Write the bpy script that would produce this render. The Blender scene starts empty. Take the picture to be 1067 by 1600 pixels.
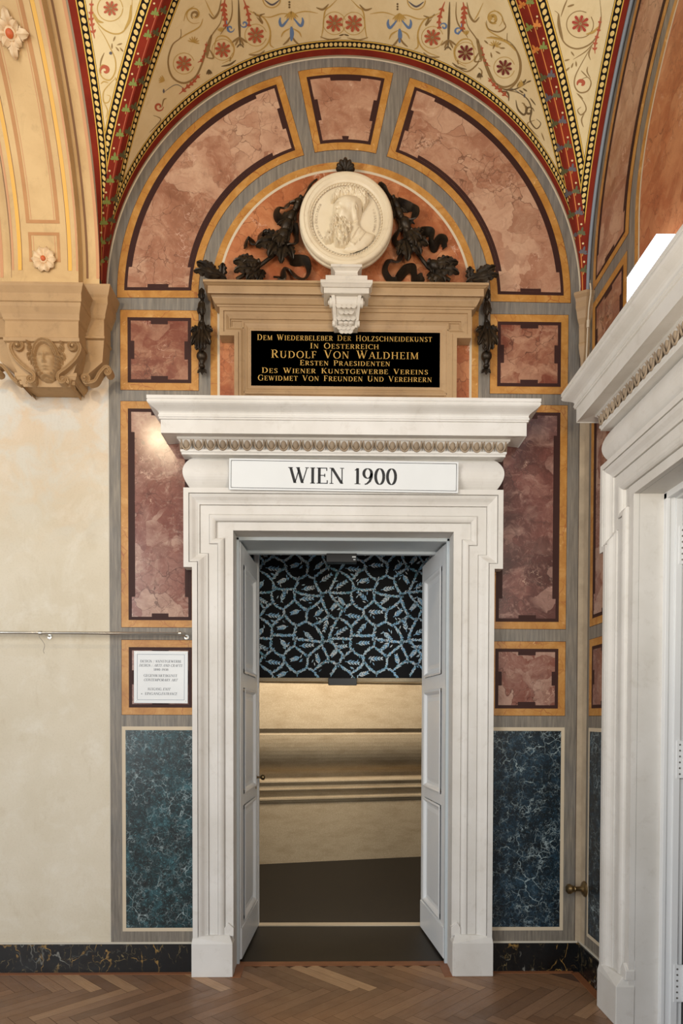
import bpy, bmesh, math, random
import numpy as np
from mathutils import Vector, Matrix, noise as mnoise
from mathutils.bvhtree import BVHTree
random.seed(7)
PI = math.pi
C = bpy.context.scene.collection
# ------------------------------------------------------------------ camera, world, lights, exposure
YAW, PITCH, ROLL, FPX, CX, CY = 0.0157480752, -0.0198637881, 0.00242397394, 1067.0, 533.5, 1141.0
EYE = Vector((0, 0, 1.5))
def _axes():
    cy, sy, cp, sp, cr, sr = math.cos(YAW), math.sin(YAW), math.cos(PITCH), math.sin(PITCH), math.cos(ROLL), math.sin(ROLL)
    fw = Vector((sy, cy, 0)); r = Vector((cy, -sy, 0)); u = Vector((0, 0, 1))
    fw2 = cp*fw + sp*u; u2 = -sp*fw + cp*u
    return cr*r + sr*u2, -sr*r + cr*u2, fw2
AR, AU, AF = _axes()
cam = bpy.data.cameras.new('camera'); camo = bpy.data.objects.new('camera', cam); C.objects.link(camo)
camo.matrix_world = Matrix(((AR.x, AU.x, -AF.x, EYE.x), (AR.y, AU.y, -AF.y, EYE.y), (AR.z, AU.z, -AF.z, EYE.z), (0, 0, 0, 1)))
cam.sensor_fit = 'VERTICAL'; cam.sensor_height = 36.0; cam.lens = FPX/1600*36
cam.shift_x = (533.5-CX)/1600; cam.shift_y = (CY-800)/1600; cam.clip_start = .02
bpy.context.scene.camera = camo
def ray(px, py):
    d = (px-CX)/FPX*AR - (py-CY)/FPX*AU + AF
    return d.normalized()
def BK(px, py, Y):                                    # photo position of something measured on the plane y = Y -> (x, z)
    d = ray(px, py); t = Y/d.y
    return d.x*t, 1.5 + d.z*t
def RX(px, py, X):                                    # the same on the plane x = X -> (y, z)
    d = ray(px, py); t = X/d.x
    return d.y*t, 1.5 + d.z*t

world = bpy.data.worlds.new('hall_daylight'); bpy.context.scene.world = world; world.use_nodes = True
world.node_tree.nodes['Background'].inputs[0].default_value = (0.97, 0.985, 1.0, 1)
world.node_tree.nodes['Background'].inputs[1].default_value = 0.42
def lamp(name, kind, loc, target, energy, color, size=1.0, sizey=None, spot=None):
    l = bpy.data.lights.new(name, kind); l.energy = energy; l.color = color
    if kind == 'AREA':
        l.size = size
        if sizey: l.shape = 'RECTANGLE'; l.size_y = sizey
    else:
        l.shadow_soft_size = size
    if spot: l.spot_size = spot; l.spot_blend = .8
    o = bpy.data.objects.new(name, l); C.objects.link(o); o.location = loc
    o.rotation_euler = (Vector(target)-Vector(loc)).to_track_quat('-Z', 'Y').to_euler()
    return o
lamp('assumed_window_light', 'AREA', (-4.2, -1.8, 2.6), (0.6, 4.0, 2.0), 245, (.96, .985, 1.0), 2.6, 3.6)  # daylight from windows assumed left of and behind the camera, none in view
lamp('hall_front_fill', 'AREA', (0.2, -3.6, 3.4), (0.4, 4.0, 1.8), 115, (.96, .985, 1.0), 4.0)  # frontal fill added behind the camera, no actual skylight
lamp('assumed_vault_fill_left', 'AREA', (-1.55, 1.0, 2.2), (0.0, 3.6, 5.2), 14, (1.0, .76, .48), .5)  # added unseen lamp, assumed source of the warm tone on the left vault
lamp('vault_fill_right', 'AREA', (1.0, .75, 2.3), (0.0, 3.7, 5.3), 46, (1.0, .87, .68), .5)  # added fill lamp, brightens the vault web from below
lamp('assumed_warm_spot', 'SPOT', (-1.5, 2.0, 3.9), (-0.9, 4.0, 3.6), 42, (1.0, .78, .5), .05, None, 2.2)  # unseen lamp, assumed from the warm highlight on the left marble panel
lamp('assumed_passage_lamp', 'AREA', (0.1, 5.75, 2.9), (0.35, 7.2, 1.1), 66, (1.0, .87, .72), 1.8, .25)  # assumed lamp inside the passage, out of view, added to light the moulded wall
vs = bpy.context.scene.view_settings
vs.view_transform = 'Standard'; vs.look = 'None'; vs.gamma = 1.0; vs.use_curve_mapping = False; vs.exposure = -0.27

# ------------------------------------------------------------------ mesh helpers
class MB:
    def __init__(s): s.v = []; s.f = []; s.m = []; s.sm = []
    def add(s, vs_, fs, m=0, smooth=False):
        b = len(s.v); s.v += [tuple(p) for p in vs_]
        for f in fs: s.f.append(tuple(b+i for i in f)); s.m.append(m); s.sm.append(smooth)
    def poly(s, pts, m=0): s.add(pts, [tuple(range(len(pts)))], m)
    def box(s, x0, x1, y0, y1, z0, z1, m=0):
        s.add([(x0,y0,z0),(x1,y0,z0),(x1,y1,z0),(x0,y1,z0),(x0,y0,z1),(x1,y0,z1),(x1,y1,z1),(x0,y1,z1)],
              [(0,3,2,1),(4,5,6,7),(0,1,5,4),(1,2,6,5),(2,3,7,6),(3,0,4,7)], m)
    def grid(s, rows, m=0, smooth=True, closed=False):
        n = len(rows[0]); fs = []
        for i in range(len(rows)-1):
            for j in range(n if closed else n-1):
                k = (j+1) % n
                fs.append((i*n+j, i*n+k, (i+1)*n+k, (i+1)*n+j))
        s.add([p for r in rows for p in r], fs, m, smooth)
    def lathe(s, prof, M_, n=24, m=0, smooth=True):       # prof (r, h) about local z of M_
        rows = [[M_ @ Vector((r*math.cos(2*PI*j/n), r*math.sin(2*PI*j/n), h)) for j in range(n)] for r, h in prof]
        s.grid(rows, m, smooth, True)
    def tube(s, pts, rad, n=8, m=0, caps=True):
        pts = [Vector(p) for p in pts]; rows = []
        up = None
        for i, p in enumerate(pts):
            t = (pts[min(i+1, len(pts)-1)]-pts[max(i-1, 0)]).normalized()
            if up is None: up = Vector((0,0,1)) if abs(t.z) < .9 else Vector((1,0,0))
            a = t.cross(up).normalized(); b = a.cross(t); up = b
            r = rad[i] if isinstance(rad, (list, tuple)) else rad
            rows.append([p + r*(math.cos(2*PI*j/n)*a + math.sin(2*PI*j/n)*b) for j in range(n)])
        s.grid(rows, m, True, True)
        if caps:
            s.poly(rows[0][::-1], m); s.poly(rows[-1], m)
    def sphere(s, c, r, n=12, m=0):                       # r may be a triple
        rx, ry, rz = (r, r, r) if not isinstance(r, (tuple, list)) else r
        rows = []
        for i in range(n+1):
            a = -PI/2 + PI*i/n
            rows.append([(c[0]+rx*math.cos(a)*math.cos(2*PI*j/(2*n)), c[1]+ry*math.cos(a)*math.sin(2*PI*j/(2*n)), c[2]+rz*math.sin(a)) for j in range(2*n)])
        s.grid(rows, m, True, True)
    def build(s, name, mats, parent=None, bevel=0, autosmooth=True, fix=True, loc=None):
        me = bpy.data.meshes.new(name); me.from_pydata(s.v, [], s.f)
        if not isinstance(mats, (list, tuple)): mats = [mats]
        for m in mats: me.materials.append(m)
        me.polygons.foreach_set('material_index', s.m); me.polygons.foreach_set('use_smooth', s.sm)
        if fix:
            bm = bmesh.new(); bm.from_mesh(me)
            bmesh.ops.remove_doubles(bm, verts=bm.verts, dist=1e-6)
            bmesh.ops.dissolve_degenerate(bm, dist=1e-7, edges=bm.edges)
            bmesh.ops.recalc_face_normals(bm, faces=bm.faces)
            for e in bm.edges:
                if len(e.link_faces) == 2 and e.calc_face_angle(0) > .62: e.smooth = False
            bm.to_mesh(me); bm.free()
        me.update()
        o = bpy.data.objects.new(name, me); C.objects.link(o)
        if parent: o.parent = parent
        if loc: o.location = loc
        if bevel:
            b = o.modifiers.new('bevel', 'BEVEL'); b.width = bevel; b.segments = 2; b.limit_method = 'ANGLE'; b.angle_limit = .6
        return o
def tag(o, label, cat, group=None, kind=None):
    o['label'] = label; o['category'] = cat
    if group: o['group'] = group
    if kind: o['kind'] = kind
    return o
def empty(name, loc=(0,0,0), rz=0):
    o = bpy.data.objects.new(name, None); C.objects.link(o); o.location = loc; o.rotation_euler = (0, 0, rz); o.empty_display_size = .1
    return o
def copy_tree(o, parent=None):
    c = o.copy(); C.objects.link(c)
    if parent: c.parent = parent
    for ch in list(o.children): copy_tree(ch, c)
    return c
def struct(o, label=None, cat=None):
    o['kind'] = 'structure'
    if label: o['label'] = label
    if cat: o['category'] = cat
    return o
def catmull(P, n=8):
    P = [Vector(p) for p in P]; out = []
    for i in range(len(P)-1):
        a, b, c, d = P[max(i-1,0)], P[i], P[i+1], P[min(i+2,len(P)-1)]
        for k in range(n):
            t = k/n
            out.append(.5*((2*b)+(c-a)*t+(2*a-5*b+4*c-d)*t*t+(3*b-a-3*c+d)*t**3))
    out.append(P[-1]); return out

# ------------------------------------------------------------------ materials
def lin(c):
    return tuple(((x/255)/12.92 if x/255 <= .04045 else ((x/255+.055)/1.055)**2.4) for x in c[:3]) + (1,)
class Mat:
    def __init__(s, name, rough=.6, metal=0, spec=.5):
        s.m = bpy.data.materials.new(name); s.m.use_nodes = True; s.nt = s.m.node_tree
        s.b = s.nt.nodes['Principled BSDF']; s.b.inputs['Roughness'].default_value = rough
        s.b.inputs['Metallic'].default_value = metal; s.b.inputs['Specular IOR Level'].default_value = spec
        s.pos = s.n('ShaderNodeNewGeometry').outputs['Position']
    def n(s, t, **k):
        x = s.nt.nodes.new(t)
        for a, b in k.items(): setattr(x, a, b)
        return x
    def l(s, a, b):
        if isinstance(a, (int, float)): b.default_value = a
        elif isinstance(a, tuple): b.default_value = a
        else: s.nt.links.new(a, b)
    def map(s, sc=(1,1,1), rot=(0,0,0), vec=None):
        x = s.n('ShaderNodeMapping'); s.l(vec or s.pos, x.inputs[0]); x.inputs['Scale'].default_value = sc; x.inputs['Rotation'].default_value = rot
        return x.outputs[0]
    def noise(s, scale, detail=4, rough=.55, dist=0, vec=None, out='Fac'):
        x = s.n('ShaderNodeTexNoise'); s.l(vec or s.pos, x.inputs['Vector'])
        x.inputs['Scale'].default_value = scale; x.inputs['Detail'].default_value = detail; x.inputs['Roughness'].default_value = rough; x.inputs['Distortion'].default_value = dist
        return x.outputs[out]
    def warp(s, scale, amt, vec=None):
        c = s.noise(scale, 3, .5, 0, vec, 'Color')
        a = s.n('ShaderNodeVectorMath', operation='SUBTRACT'); s.l(c, a.inputs[0]); a.inputs[1].default_value = (.5,.5,.5)
        b = s.n('ShaderNodeVectorMath', operation='SCALE'); s.l(a.outputs[0], b.inputs[0]); b.inputs['Scale'].default_value = amt
        d = s.n('ShaderNodeVectorMath', operation='ADD'); s.l(vec or s.pos, d.inputs[0]); s.l(b.outputs[0], d.inputs[1])
        return d.outputs[0]
    def edge(s, scale, vec=None, feature='DISTANCE_TO_EDGE'):
        x = s.n('ShaderNodeTexVoronoi', feature=feature); s.l(vec or s.pos, x.inputs['Vector']); x.inputs['Scale'].default_value = scale
        return x.outputs['Distance']
    def cell(s, scale, vec=None):
        x = s.n('ShaderNodeTexVoronoi'); s.l(vec or s.pos, x.inputs['Vector']); x.inputs['Scale'].default_value = scale
        return x.outputs['Color']
    def ramp(s, fac, stops, const=False):
        x = s.n('ShaderNodeValToRGB'); s.l(fac, x.inputs[0]); e = x.color_ramp.elements
        if const: x.color_ramp.interpolation = 'CONSTANT'
        while len(e) < len(stops): e.new(.5)
        for q, (p, c) in zip(e, stops): q.position = p; q.color = lin(c) if len(c) == 3 else c
        return x.outputs[0]
    def mix(s, fac, a, b, mode='MIX'):
        x = s.n('ShaderNodeMix', data_type='RGBA', blend_type=mode)
        s.l(fac, x.inputs[0]); s.l(lin(a) if isinstance(a, tuple) and len(a) == 3 else a, x.inputs[6]); s.l(lin(b) if isinstance(b, tuple) and len(b) == 3 else b, x.inputs[7])
        return x.outputs[2]
    def math(s, op, a, b=0.0, c=None, clamp=False):
        x = s.n('ShaderNodeMath', operation=op, use_clamp=clamp); s.l(a, x.inputs[0]); s.l(b, x.inputs[1])
        if c is not None: s.l(c, x.inputs[2])
        return x.outputs[0]
    def less(s, a, thr, soft=0.0):
        return s.math('LESS_THAN', a, thr)
    def mask(s, fac, lo, hi):                             # 0 below lo, 1 above hi
        x = s.n('ShaderNodeMapRange'); s.l(fac, x.inputs[0]); x.inputs[1].default_value = lo; x.inputs[2].default_value = hi
        return x.outputs[0]
    def attr(s, name):
        x = s.n('ShaderNodeAttribute', attribute_name=name); return x.outputs['Fac']
    def base(s, col): s.l(lin(col) if isinstance(col, tuple) and len(col) == 3 else col, s.b.inputs['Base Color']); return s
    def bump(s, h, strength=.3, dist=.01):
        x = s.n('ShaderNodeBump'); s.l(h, x.inputs['Height']); x.inputs['Strength'].default_value = strength; x.inputs['Distance'].default_value = dist
        s.l(x.outputs[0], s.b.inputs['Normal']); return s
    def rough(s, r): s.l(r, s.b.inputs['Roughness']); return s

def m_stone(name, c1, c2, c3, rough=.55, bump=.15):
    k = Mat(name, rough)
    a = k.mix(k.mask(k.noise(3.0, 6, .6), .35, .7), c1, c2)
    a = k.mix(k.math('MULTIPLY', k.mask(k.noise(14, 6, .7, .4), .55, .8), .55), a, c3)
    a = k.mix(k.math('MULTIPLY', k.mask(k.noise(2.2, 4, .6, 0, k.map((1,1,.25))), .5, .75), .35), a, c3)
    return k.base(a).bump(k.noise(60, 4, .6), bump, .002).m
WHITE_STONE = m_stone('white_limestone', (221,219,215), (209,206,200), (186,180,170))
SOILED_SHADE_STONE = m_stone('soiled_and_shade_limestone', (166,148,126), (142,124,103), (92,76,61), .7, .3)  # soiled carving, also the painted shade behind the medallion beads
TAN_STONE = m_stone('tan_sandstone', (174,144,106), (158,128,92), (118,93,66), .6)
CORBEL_STONE = m_stone('buff_sandstone', (180,147,105), (163,130,90), (120,95,66), .7, .4)
MARBLE_WHITE = m_stone('cream_marble', (222,208,180), (208,190,158), (170,150,122), .4, .1)
CARRARA = m_stone('pale_grey_marble', (212,204,190), (196,188,176), (150,146,140), .45, .1)
def m_plaster():
    k = Mat('aged_plaster', .9)
    z = k.n('ShaderNodeSeparateXYZ'); k.l(k.pos, z.inputs[0])
    a = k.mix(k.mask(k.noise(1.6, 5, .6), .3, .7), (216,208,190), (202,192,170))
    a = k.mix(k.math('MULTIPLY', k.mask(k.noise(5, 6, .7, .5), .5, .72), .5), a, (224,220,208))
    a = k.mix(k.math('MULTIPLY', k.mask(k.noise(7, 6, .7, .8, k.map((1,1,.5))), .56, .75), .45), a, (186,172,146))
    h = k.mask(k.math('ADD', z.outputs[2], k.math('MULTIPLY', k.noise(3, 4, .6), .9)), 2.9, 3.9)
    a = k.mix(k.math('MULTIPLY', h, .5), a, k.mix(k.mask(k.noise(6, 5, .6, .6), .42, .6), (214,176,136), (206,206,204)))
    fine = k.noise(90, 3, .6)
    a = k.mix(k.math('MULTIPLY', k.mask(fine, .5, .8), .15), a, (150,134,108))
    return k.base(a).bump(k.noise(25, 5, .6), .12, .004).m
PLASTER = m_plaster()
def m_grey():
    k = Mat('painted_grey_marble', .5)
    st = k.noise(5, 5, .65, .2, k.map((14,14,.9)))
    a = k.ramp(st, [(.3, (96,90,82)), (.5, (119,112,102)), (.7, (142,133,119))])
    a = k.mix(k.math('MULTIPLY', k.mask(k.noise(3, 4, .6), .48, .7), .2), a, (106,113,120))
    a = k.mix(k.math('MULTIPLY', k.mask(k.noise(9, 4, .6, 1.0, k.map((30,30,1.2))), .6, .75), .35), a, (164,150,124))
    return k.base(a).m
GREY = m_grey()
def m_yellow():
    k = Mat('painted_siena_marble', .45)
    w = k.warp(14, .05)
    a = k.ramp(k.noise(9, 6, .65, .6), [(.3, (160,106,42)), (.5, (178,125,56)), (.72, (196,148,84))])
    a = k.mix(k.math('MULTIPLY', k.math('SUBTRACT', 1.0, k.mask(k.edge(11, w), 0, .035)), k.mask(k.noise(6, 3), .42, .62)), a, (150,84,36))
    a = k.mix(k.math('MULTIPLY', k.mask(k.noise(24, 5, .7, 1.2), .62, .72), .6), a, (232,190,130))
    return k.base(a).m
YELLOW = m_yellow()
def m_dark():
    k = Mat('painted_maroon_band', .6, 0, .25)
    return k.base(k.mix(k.noise(6, 4, .6), (46,23,19), (62,34,29))).m
MAROON = m_dark()
def m_red(name, pal, seed, crack, pale, rough=.3):
    k = Mat(name, rough)
    v0 = k.map((1,1,1)); mp = k.nt.nodes[-1]; mp.inputs['Location'].default_value = (seed, seed*.7, seed*.3)
    w = k.warp(5, .22, v0)
    n1 = k.noise(2.6, 7, .62, .8, w)
    a = k.ramp(n1, [(.30, pal[0]), (.44, pal[1]), (.56, pal[2]), (.72, pal[3])])
    st = k.noise(4.5, 6, .68, .5, k.map((1,1,2.6), (0,.5,0), w))
    a = k.mix(k.math('MULTIPLY', k.mask(st, .54, .68), .55), a, pale)
    a = k.mix(k.math('MULTIPLY', k.mask(st, .46, .34), .45), a, pal[0])
    wc = k.warp(7, .20, v0)
    cellv = k.n('ShaderNodeSeparateColor'); k.l(k.cell(8.5, wc), cellv.inputs[0])
    patch = k.math('MULTIPLY', k.mask(cellv.outputs[0], .52, .62), k.mask(k.noise(2.1, 4, .6, .4, v0), .44, .56))
    a = k.mix(k.math('MULTIPLY', patch, .48), a, pale)
    dk = k.math('MULTIPLY', k.mask(cellv.outputs[1], .62, .7), k.mask(k.noise(2.7, 4, .6, .4, w), .48, .6))
    a = k.mix(k.math('MULTIPLY', dk, .45), a, pal[0])
    fine = k.noise(30, 7, .75, .7, w)
    a = k.mix(k.math('MULTIPLY', k.mask(fine, .52, .70), .38), a, pal[0])
    a = k.mix(k.math('MULTIPLY', k.mask(fine, .47, .32), .38), a, pale)
    e = k.edge(8.5, wc)
    cr = k.math('MULTIPLY', k.math('SUBTRACT', 1.0, k.mask(e, .002, .022)), k.mask(k.noise(3.2, 3, .5, 0, v0), .46, .58))
    a = k.mix(k.math('MULTIPLY', cr, .8), a, crack)
    e2 = k.edge(15, k.warp(16, .1, v0))
    cr2 = k.math('MULTIPLY', k.math('SUBTRACT', 1.0, k.mask(e2, .0, .05)), k.mask(k.noise(4.1, 3, .5, 0, w), .52, .62))
    a = k.mix(k.math('MULTIPLY', cr2, .5), a, crack)
    e3 = k.edge(10, k.warp(22, .16, v0))
    wv = k.math('MULTIPLY', k.math('SUBTRACT', 1.0, k.mask(e3, .0, .03)), k.mask(k.noise(5.3, 4, .6, 0, w), .57, .64))
    a = k.mix(k.math('MULTIPLY', wv, .7), a, (222,186,164))
    return k.base(a).m
RED_PALE = m_red('painted_pink_breccia', [(134,88,66), (156,108,84), (174,130,104), (194,160,132)], 0.0, (92,56,42), (202,166,138))
RED_MID = m_red('painted_rosso_breccia', [(102,50,36), (122,68,50), (142,94,72), (176,136,108)], 3.1, (70,38,28), (186,146,118))
RED_DEEP = m_red('painted_dark_rosso', [(104,58,48), (126,78,66), (142,102,90), (176,144,126)], 6.7, (74,44,36), (192,164,146), .2)
RED_DARK = m_red('painted_umber_rosso', [(68,38,32), (88,50,44), (110,66,58), (142,100,88)], 9.2, (60,36,32), (178,142,128), .34)
ORANGE = m_red('painted_orange_marble', [(140,74,42), (162,92,55), (178,110,70), (192,134,90)], 12.0, (112,60,36), (200,142,98))
def m_teal(name, a0, a1, a2, seed):
    k = Mat(name, .32)
    v0 = k.map(); k.nt.nodes[-1].inputs['Location'].default_value = (seed, 0, seed*.4)
    n = k.noise(20, 10, .8, .7, v0)
    big = k.noise(5, 4, .6, .6, v0)
    x = k.math('ADD', k.math('MULTIPLY', n, .75), k.math('MULTIPLY', big, .35))
    a = k.ramp(x, [(.42, (8,13,15)), (.54, a0), (.62, a1), (.74, a2)])
    fl = k.noise(80, 6, .8, 1.0, v0)
    a = k.mix(k.math('MULTIPLY', k.mask(fl, .56, .66), .65), a, tuple(min(255, int(c*1.35+18)) for c in a2))
    a = k.mix(k.math('MULTIPLY', k.mask(fl, .46, .36), .75), a, (6,9,11))
    for sc, wd, am in ((9, .022, .7), (21, .035, .5), (44, .05, .42)):
        e = k.edge(sc, k.warp(sc*1.4, 1.2/sc, v0))
        f = k.math('MULTIPLY', k.math('SUBTRACT', 1.0, k.mask(e, .0, wd)), k.mask(k.noise(sc*.6, 4, .6, 0, v0), .5, .62))
        a = k.mix(k.math('MULTIPLY', f, am), a, (186,204,206))
    return k.base(a).m
TEAL = m_teal('painted_verde_marble', (18,40,43), (36,72,79), (70,110,117), 0)
BLUE = m_teal('painted_blue_marble', (14,29,38), (26,48,62), (54,82,100), 4)
def m_black():
    k = Mat('black_gold_marble', .3)
    a = k.ramp(k.noise(5, 6, .7), [(.35, (8,9,10)), (.7, (22,25,27))])
    for sc, wd, am, col in ((9, .03, .9, (190,150,82)), (6, .022, .8, (150,150,142)), (17, .035, .5, (170,150,104))):
        e = k.edge(sc, k.warp(8, .22, k.map((1,1,.7))))
        f = k.math('MULTIPLY', k.math('SUBTRACT', 1.0, k.mask(e, .0, wd)), k.mask(k.noise(sc*.7, 4, .6, .5), .5, .62))
        a = k.mix(k.math('MULTIPLY', f, am), a, col)
    return k.base(a).m
BLACKM = m_black()
def plain(name, c, rough=.6, metal=0, var=.0, c2=None, sc=6, bump=0):
    k = Mat(name, rough, metal)
    if c2: k.base(k.mix(k.mask(k.noise(sc, 5, .6), .35, .7), c, c2))
    else: k.base(k.mix(k.noise(sc, 3, .5), c, tuple(max(0, int(x*.95)) for x in c)))
    if bump: k.bump(k.noise(40, 4, .6), bump, .002)
    return k.m
CREAMLINE = plain('painted_cream_line', (206,190,164), .6)
STRIP = plain('painted_beige_strip', (186,170,146), .6, c2=(164,148,126), sc=9)
WHITELINE = plain('pale_stone_line', (206,198,182), .6)
def m_floor():
    k = Mat('oak_herringbone', .42)
    uv = k.n('ShaderNodeUVMap'); uv.uv_map = 'uv'
    r = k.attr('tone')
    g = k.noise(3, 8, .68, .5, k.map((2.2, 60, 1), (0,0,0), uv.outputs[0]))
    a = k.ramp(r, [(0, (112,83,61)), (.4, (128,97,72)), (.85, (141,108,82)), (.93, (158,124,94)), (1, (184,148,112))])
    a = k.mix(k.math('MULTIPLY', k.mask(g, .42, .7), .5), a, (104,76,56))
    a = k.mix(k.math('MULTIPLY', k.mask(k.noise(1.4, 3, .5), .45, .65), .4), a, (158,112,72))
    k.rough(k.mask(k.noise(8, 4, .6), -.3, 1.6))
    return k.base(a).bump(g, .1, .001).m
FLOORM = m_floor()
PLANKGAP = plain('floor_joint', (88,62,44), .8)
BORDERWOOD = plain('red_brown_border_board', (146,94,60), .5, c2=(126,78,48), sc=5)
DARKFLOOR = plain('dark_lino', (22,17,13), .5, c2=(15,12,10), sc=4)
PAINTW = plain('white_door_paint', (238,240,241), .38, c2=(232,235,237), sc=2)
PAINTG = plain('grey_white_paint', (196,206,211), .4)
BRONZE = None
def m_bronze():
    k = Mat('dark_bronze', .42, .6)
    a = k.ramp(k.noise(12, 6, .7), [(.35, (34,28,22)), (.6, (58,47,34)), (.8, (88,72,50))])
    return k.base(a).bump(k.noise(70, 4, .6), .3, .002).m
BRONZE = m_bronze()
BRASS = plain('worn_brass', (146,122,84), .35, .9, c2=(96,82,60), sc=20)
STEEL = plain('brushed_steel', (190,188,182), .3, .9)
GOLD = plain('gilt_lettering', (208,166,86), .4, .35)
BLACKSLAB = plain('black_polished_slab', (12,10,10), .12)
ENAMEL = plain('white_enamel', (226,230,232), .5)
BLACKINK = plain('black_ink', (16,16,18), .5)
GREYINK = plain('grey_ink', (92,98,108), .5)
BLUEINK = plain('slate_blue_ink', (70,96,122), .5)
BLACKP = plain('black_plastic', (14,14,15), .4)
DARKROOM = plain('dark_passage_paint', (52,48,44), .9)
GYPS = plain('pale_grey_conduit', (132,138,146), .5)
def m_cast():
    k = Mat('grainy_beige_plaster', .95)
    g = k.noise(120, 4, .75)
    a = k.mix(k.mask(g, .4, .7), (196,176,144), (220,204,172))
    a = k.mix(k.math('MULTIPLY', k.mask(k.noise(5, 6, .6, 0, k.map((1,1,3))), .45, .75), .5), a, (164,138,102))
    return k.base(a).bump(g, .5, .004).m
CAST = m_cast()
def emit(name, c, s):
    k = Mat(name); k.b.inputs['Emission Color'].default_value = lin(c); k.b.inputs['Emission Strength'].default_value = s
    return k.base(c).m
GLOW = emit('white_lit_diffuser', (236,244,255), 5.0)

# ================================================================== the room shell
WY, WX, ZS = 4.0, 1.48, 3.92                        # back wall plane, right wall plane, springing height of the vault
XC, RA = 0.0775, 1.372                              # axis and radius of the lunette on the back wall
DOORX, HW = 0.0725, 0.6375                          # doorway axis and half width
PORTY = 2.6325                                      # axis of the doorway in the right wall
PM = [GREY, YELLOW, MAROON, RED_PALE, RED_MID, RED_DEEP, RED_DARK, ORANGE, CREAMLINE, TEAL, BLUE, STRIP, WHITELINE, PLASTER]
G_, Y_, D_, R0_, R1_, R2_, R3_, O_, CL_, T_, B_, S_, W_, P_ = range(14)
def painter(mb, P):
    """painting on a wall: P(lateral, z, lift) gives the point"""
    def rect(a0, a1, z0, z1, m, k): mb.poly([P(a0,z0,k), P(a1,z0,k), P(a1,z1,k), P(a0,z1,k)], m)
    def panel(a0, a1, z0, z1, m):
        rect(a0-.002, a1+.002, z0-.002, z1+.002, D_, .0006)
        rect(a0, a1, z0, z1, Y_, .0012)
        i = .0415; rect(a0+i, a1-i, z0+i, z1-i, D_, .0018)
        j = i+.0195; rect(a0+j, a1-j, z0+j, z1-j, m, .0024)
        c = j+.115; n = .0195
        if a1-a0 > 2*c:
            rect(a0+c, a1-c, z0+j, z0+j+n, D_, .003); rect(a0+c, a1-c, z1-j-n, z1-j, D_, .003)
        rect(a0+j, a0+j+n, z0+c, z1-c, D_, .003); rect(a1-j-n, a1-j, z0+c, z1-c, D_, .003)
    def band(curve, d0, d1, p0, p1, m, k, e0=0, e1=0, n=48):
        rows = []
        for d in (d0, d1):
            q0, q1 = p0+e0/max(curve.r-d, .1), p1-e1/max(curve.r-d, .1)
            rows.append([P(*curve(d, q0+(q1-q0)*t/n), k) for t in range(n+1)])
        mb.grid(rows, m, False)
    def arcpanel(curve, p0, p1, m, notch_ends=True):
        band(curve, .058, .528, p0, p1, D_, .0006, -.002, -.002)
        band(curve, .06, .526, p0, p1, Y_, .0012)
        i = .0405; band(curve, .06+i, .526-i, p0, p1, D_, .0018, i, i)
        j = i+.0175; band(curve, .06+j, .526-j, p0, p1, m, .0024, j, j)
        n = .018; c = j+.115
        band(curve, .06+j, .06+j+n, p0, p1, D_, .003, c, c); band(curve, .526-j-n, .526-j, p0, p1, D_, .003, c, c)
        if notch_ends:
            for q0, sg in ((p0, 1), (p1, -1)):
                rows = [[P(*curve(d, q0+sg*o/max(curve.r-d, .1)), .003) for d in [.06+c+(.466-2*c)*t/6 for t in range(7)]] for o in (j, j+n)]
                mb.grid(rows, D_, False)
    return rect, panel, band, arcpanel
class Arc:
    def __init__(s, c, a, b, r): s.c, s.a, s.b, s.r = c, a, b, r
    def __call__(s, d, p): return s.c+(s.a-d)*math.cos(p), ZS+(s.b-d)*math.sin(p)

# ---- back wall
mb = MB(); PB = lambda x, z, k=0: (x, WY-k, z)
rect, panel, band, arcpanel = painter(mb, PB)
xl, xr = DOORX-HW-.03, DOORX+HW+.03
rect(-1.285, xl, 0, 2.6, G_, 0); rect(xr, WX, 0, 2.6, G_, 0); rect(-1.285, WX, 2.6, 5.6, G_, 0)
LX0, LX1, RX0, RX1 = -1.217, -.768, .922, 1.377
for (a0, a1, ms) in ((LX0, LX1, (R1_, R2_, R2_)), (RX0, RX1, (R1_, R3_, R2_))):
    panel(a0, a1, 3.383, 3.839, ms[0]); panel(a0, a1, 2.017, 3.318, ms[1]); panel(a0, a1, 1.509, 1.943, ms[2])
    rect(a0, a1, .238, 1.44, CL_, .0012); rect(a0+.021, a1-.021, .259, 1.419, T_ if a0 < 0 else B_, .0018)
AB = Arc(XC, RA, RA, RA)
band(AB, 0, .008, -.01, PI+.01, CL_, .0012, n=90)
arcpanel(AB, -.008, math.radians(73.6), R0_); arcpanel(AB, math.radians(106.4), PI+.008, R0_)
arcpanel(AB, math.radians(78), math.radians(102), R0_)
band(AB, .596, .635, 0, PI, Y_, .0012, n=80); band(AB, .635, .649, 0, PI, CL_, .0012, n=80)
ri = RA-.649
mb.poly([PB(*AB(.649, PI*i/60), .0012) for i in range(61)] + [PB(XC-ri, 3.2, .0012), PB(XC+ri, 3.2, .0012)], O_)
for s in (-1, 1):
    a, b, c = XC+s*(RA-.596), XC+s*(RA-.635), XC+s*ri
    rect(min(a,b), max(a,b), 3.2, ZS, Y_, .0012); rect(min(b,c), max(b,c), 3.2, ZS, CL_, .0012)
rect(1.449, WX, .16, 4.0, S_, .0012); rect(1.446, 1.449, .16, 4.0, D_, .0012)
rect(-1.290, -1.286, .16, 3.4, W_, .0008)
struct(mb.build('wall_back', PM, fix=False), 'back wall painted with framed imitation marble panels and a lunette around the central doorway', 'wall')
mb = MB(); mb.poly([(-4.6,WY,0), (-1.285,WY,0), (-1.285,WY,5.6), (-4.6,WY,5.6)])
struct(mb.build('wall_left', PLASTER, fix=False), 'plain mottled beige plaster wall left of the painted wall', 'wall')

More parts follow.
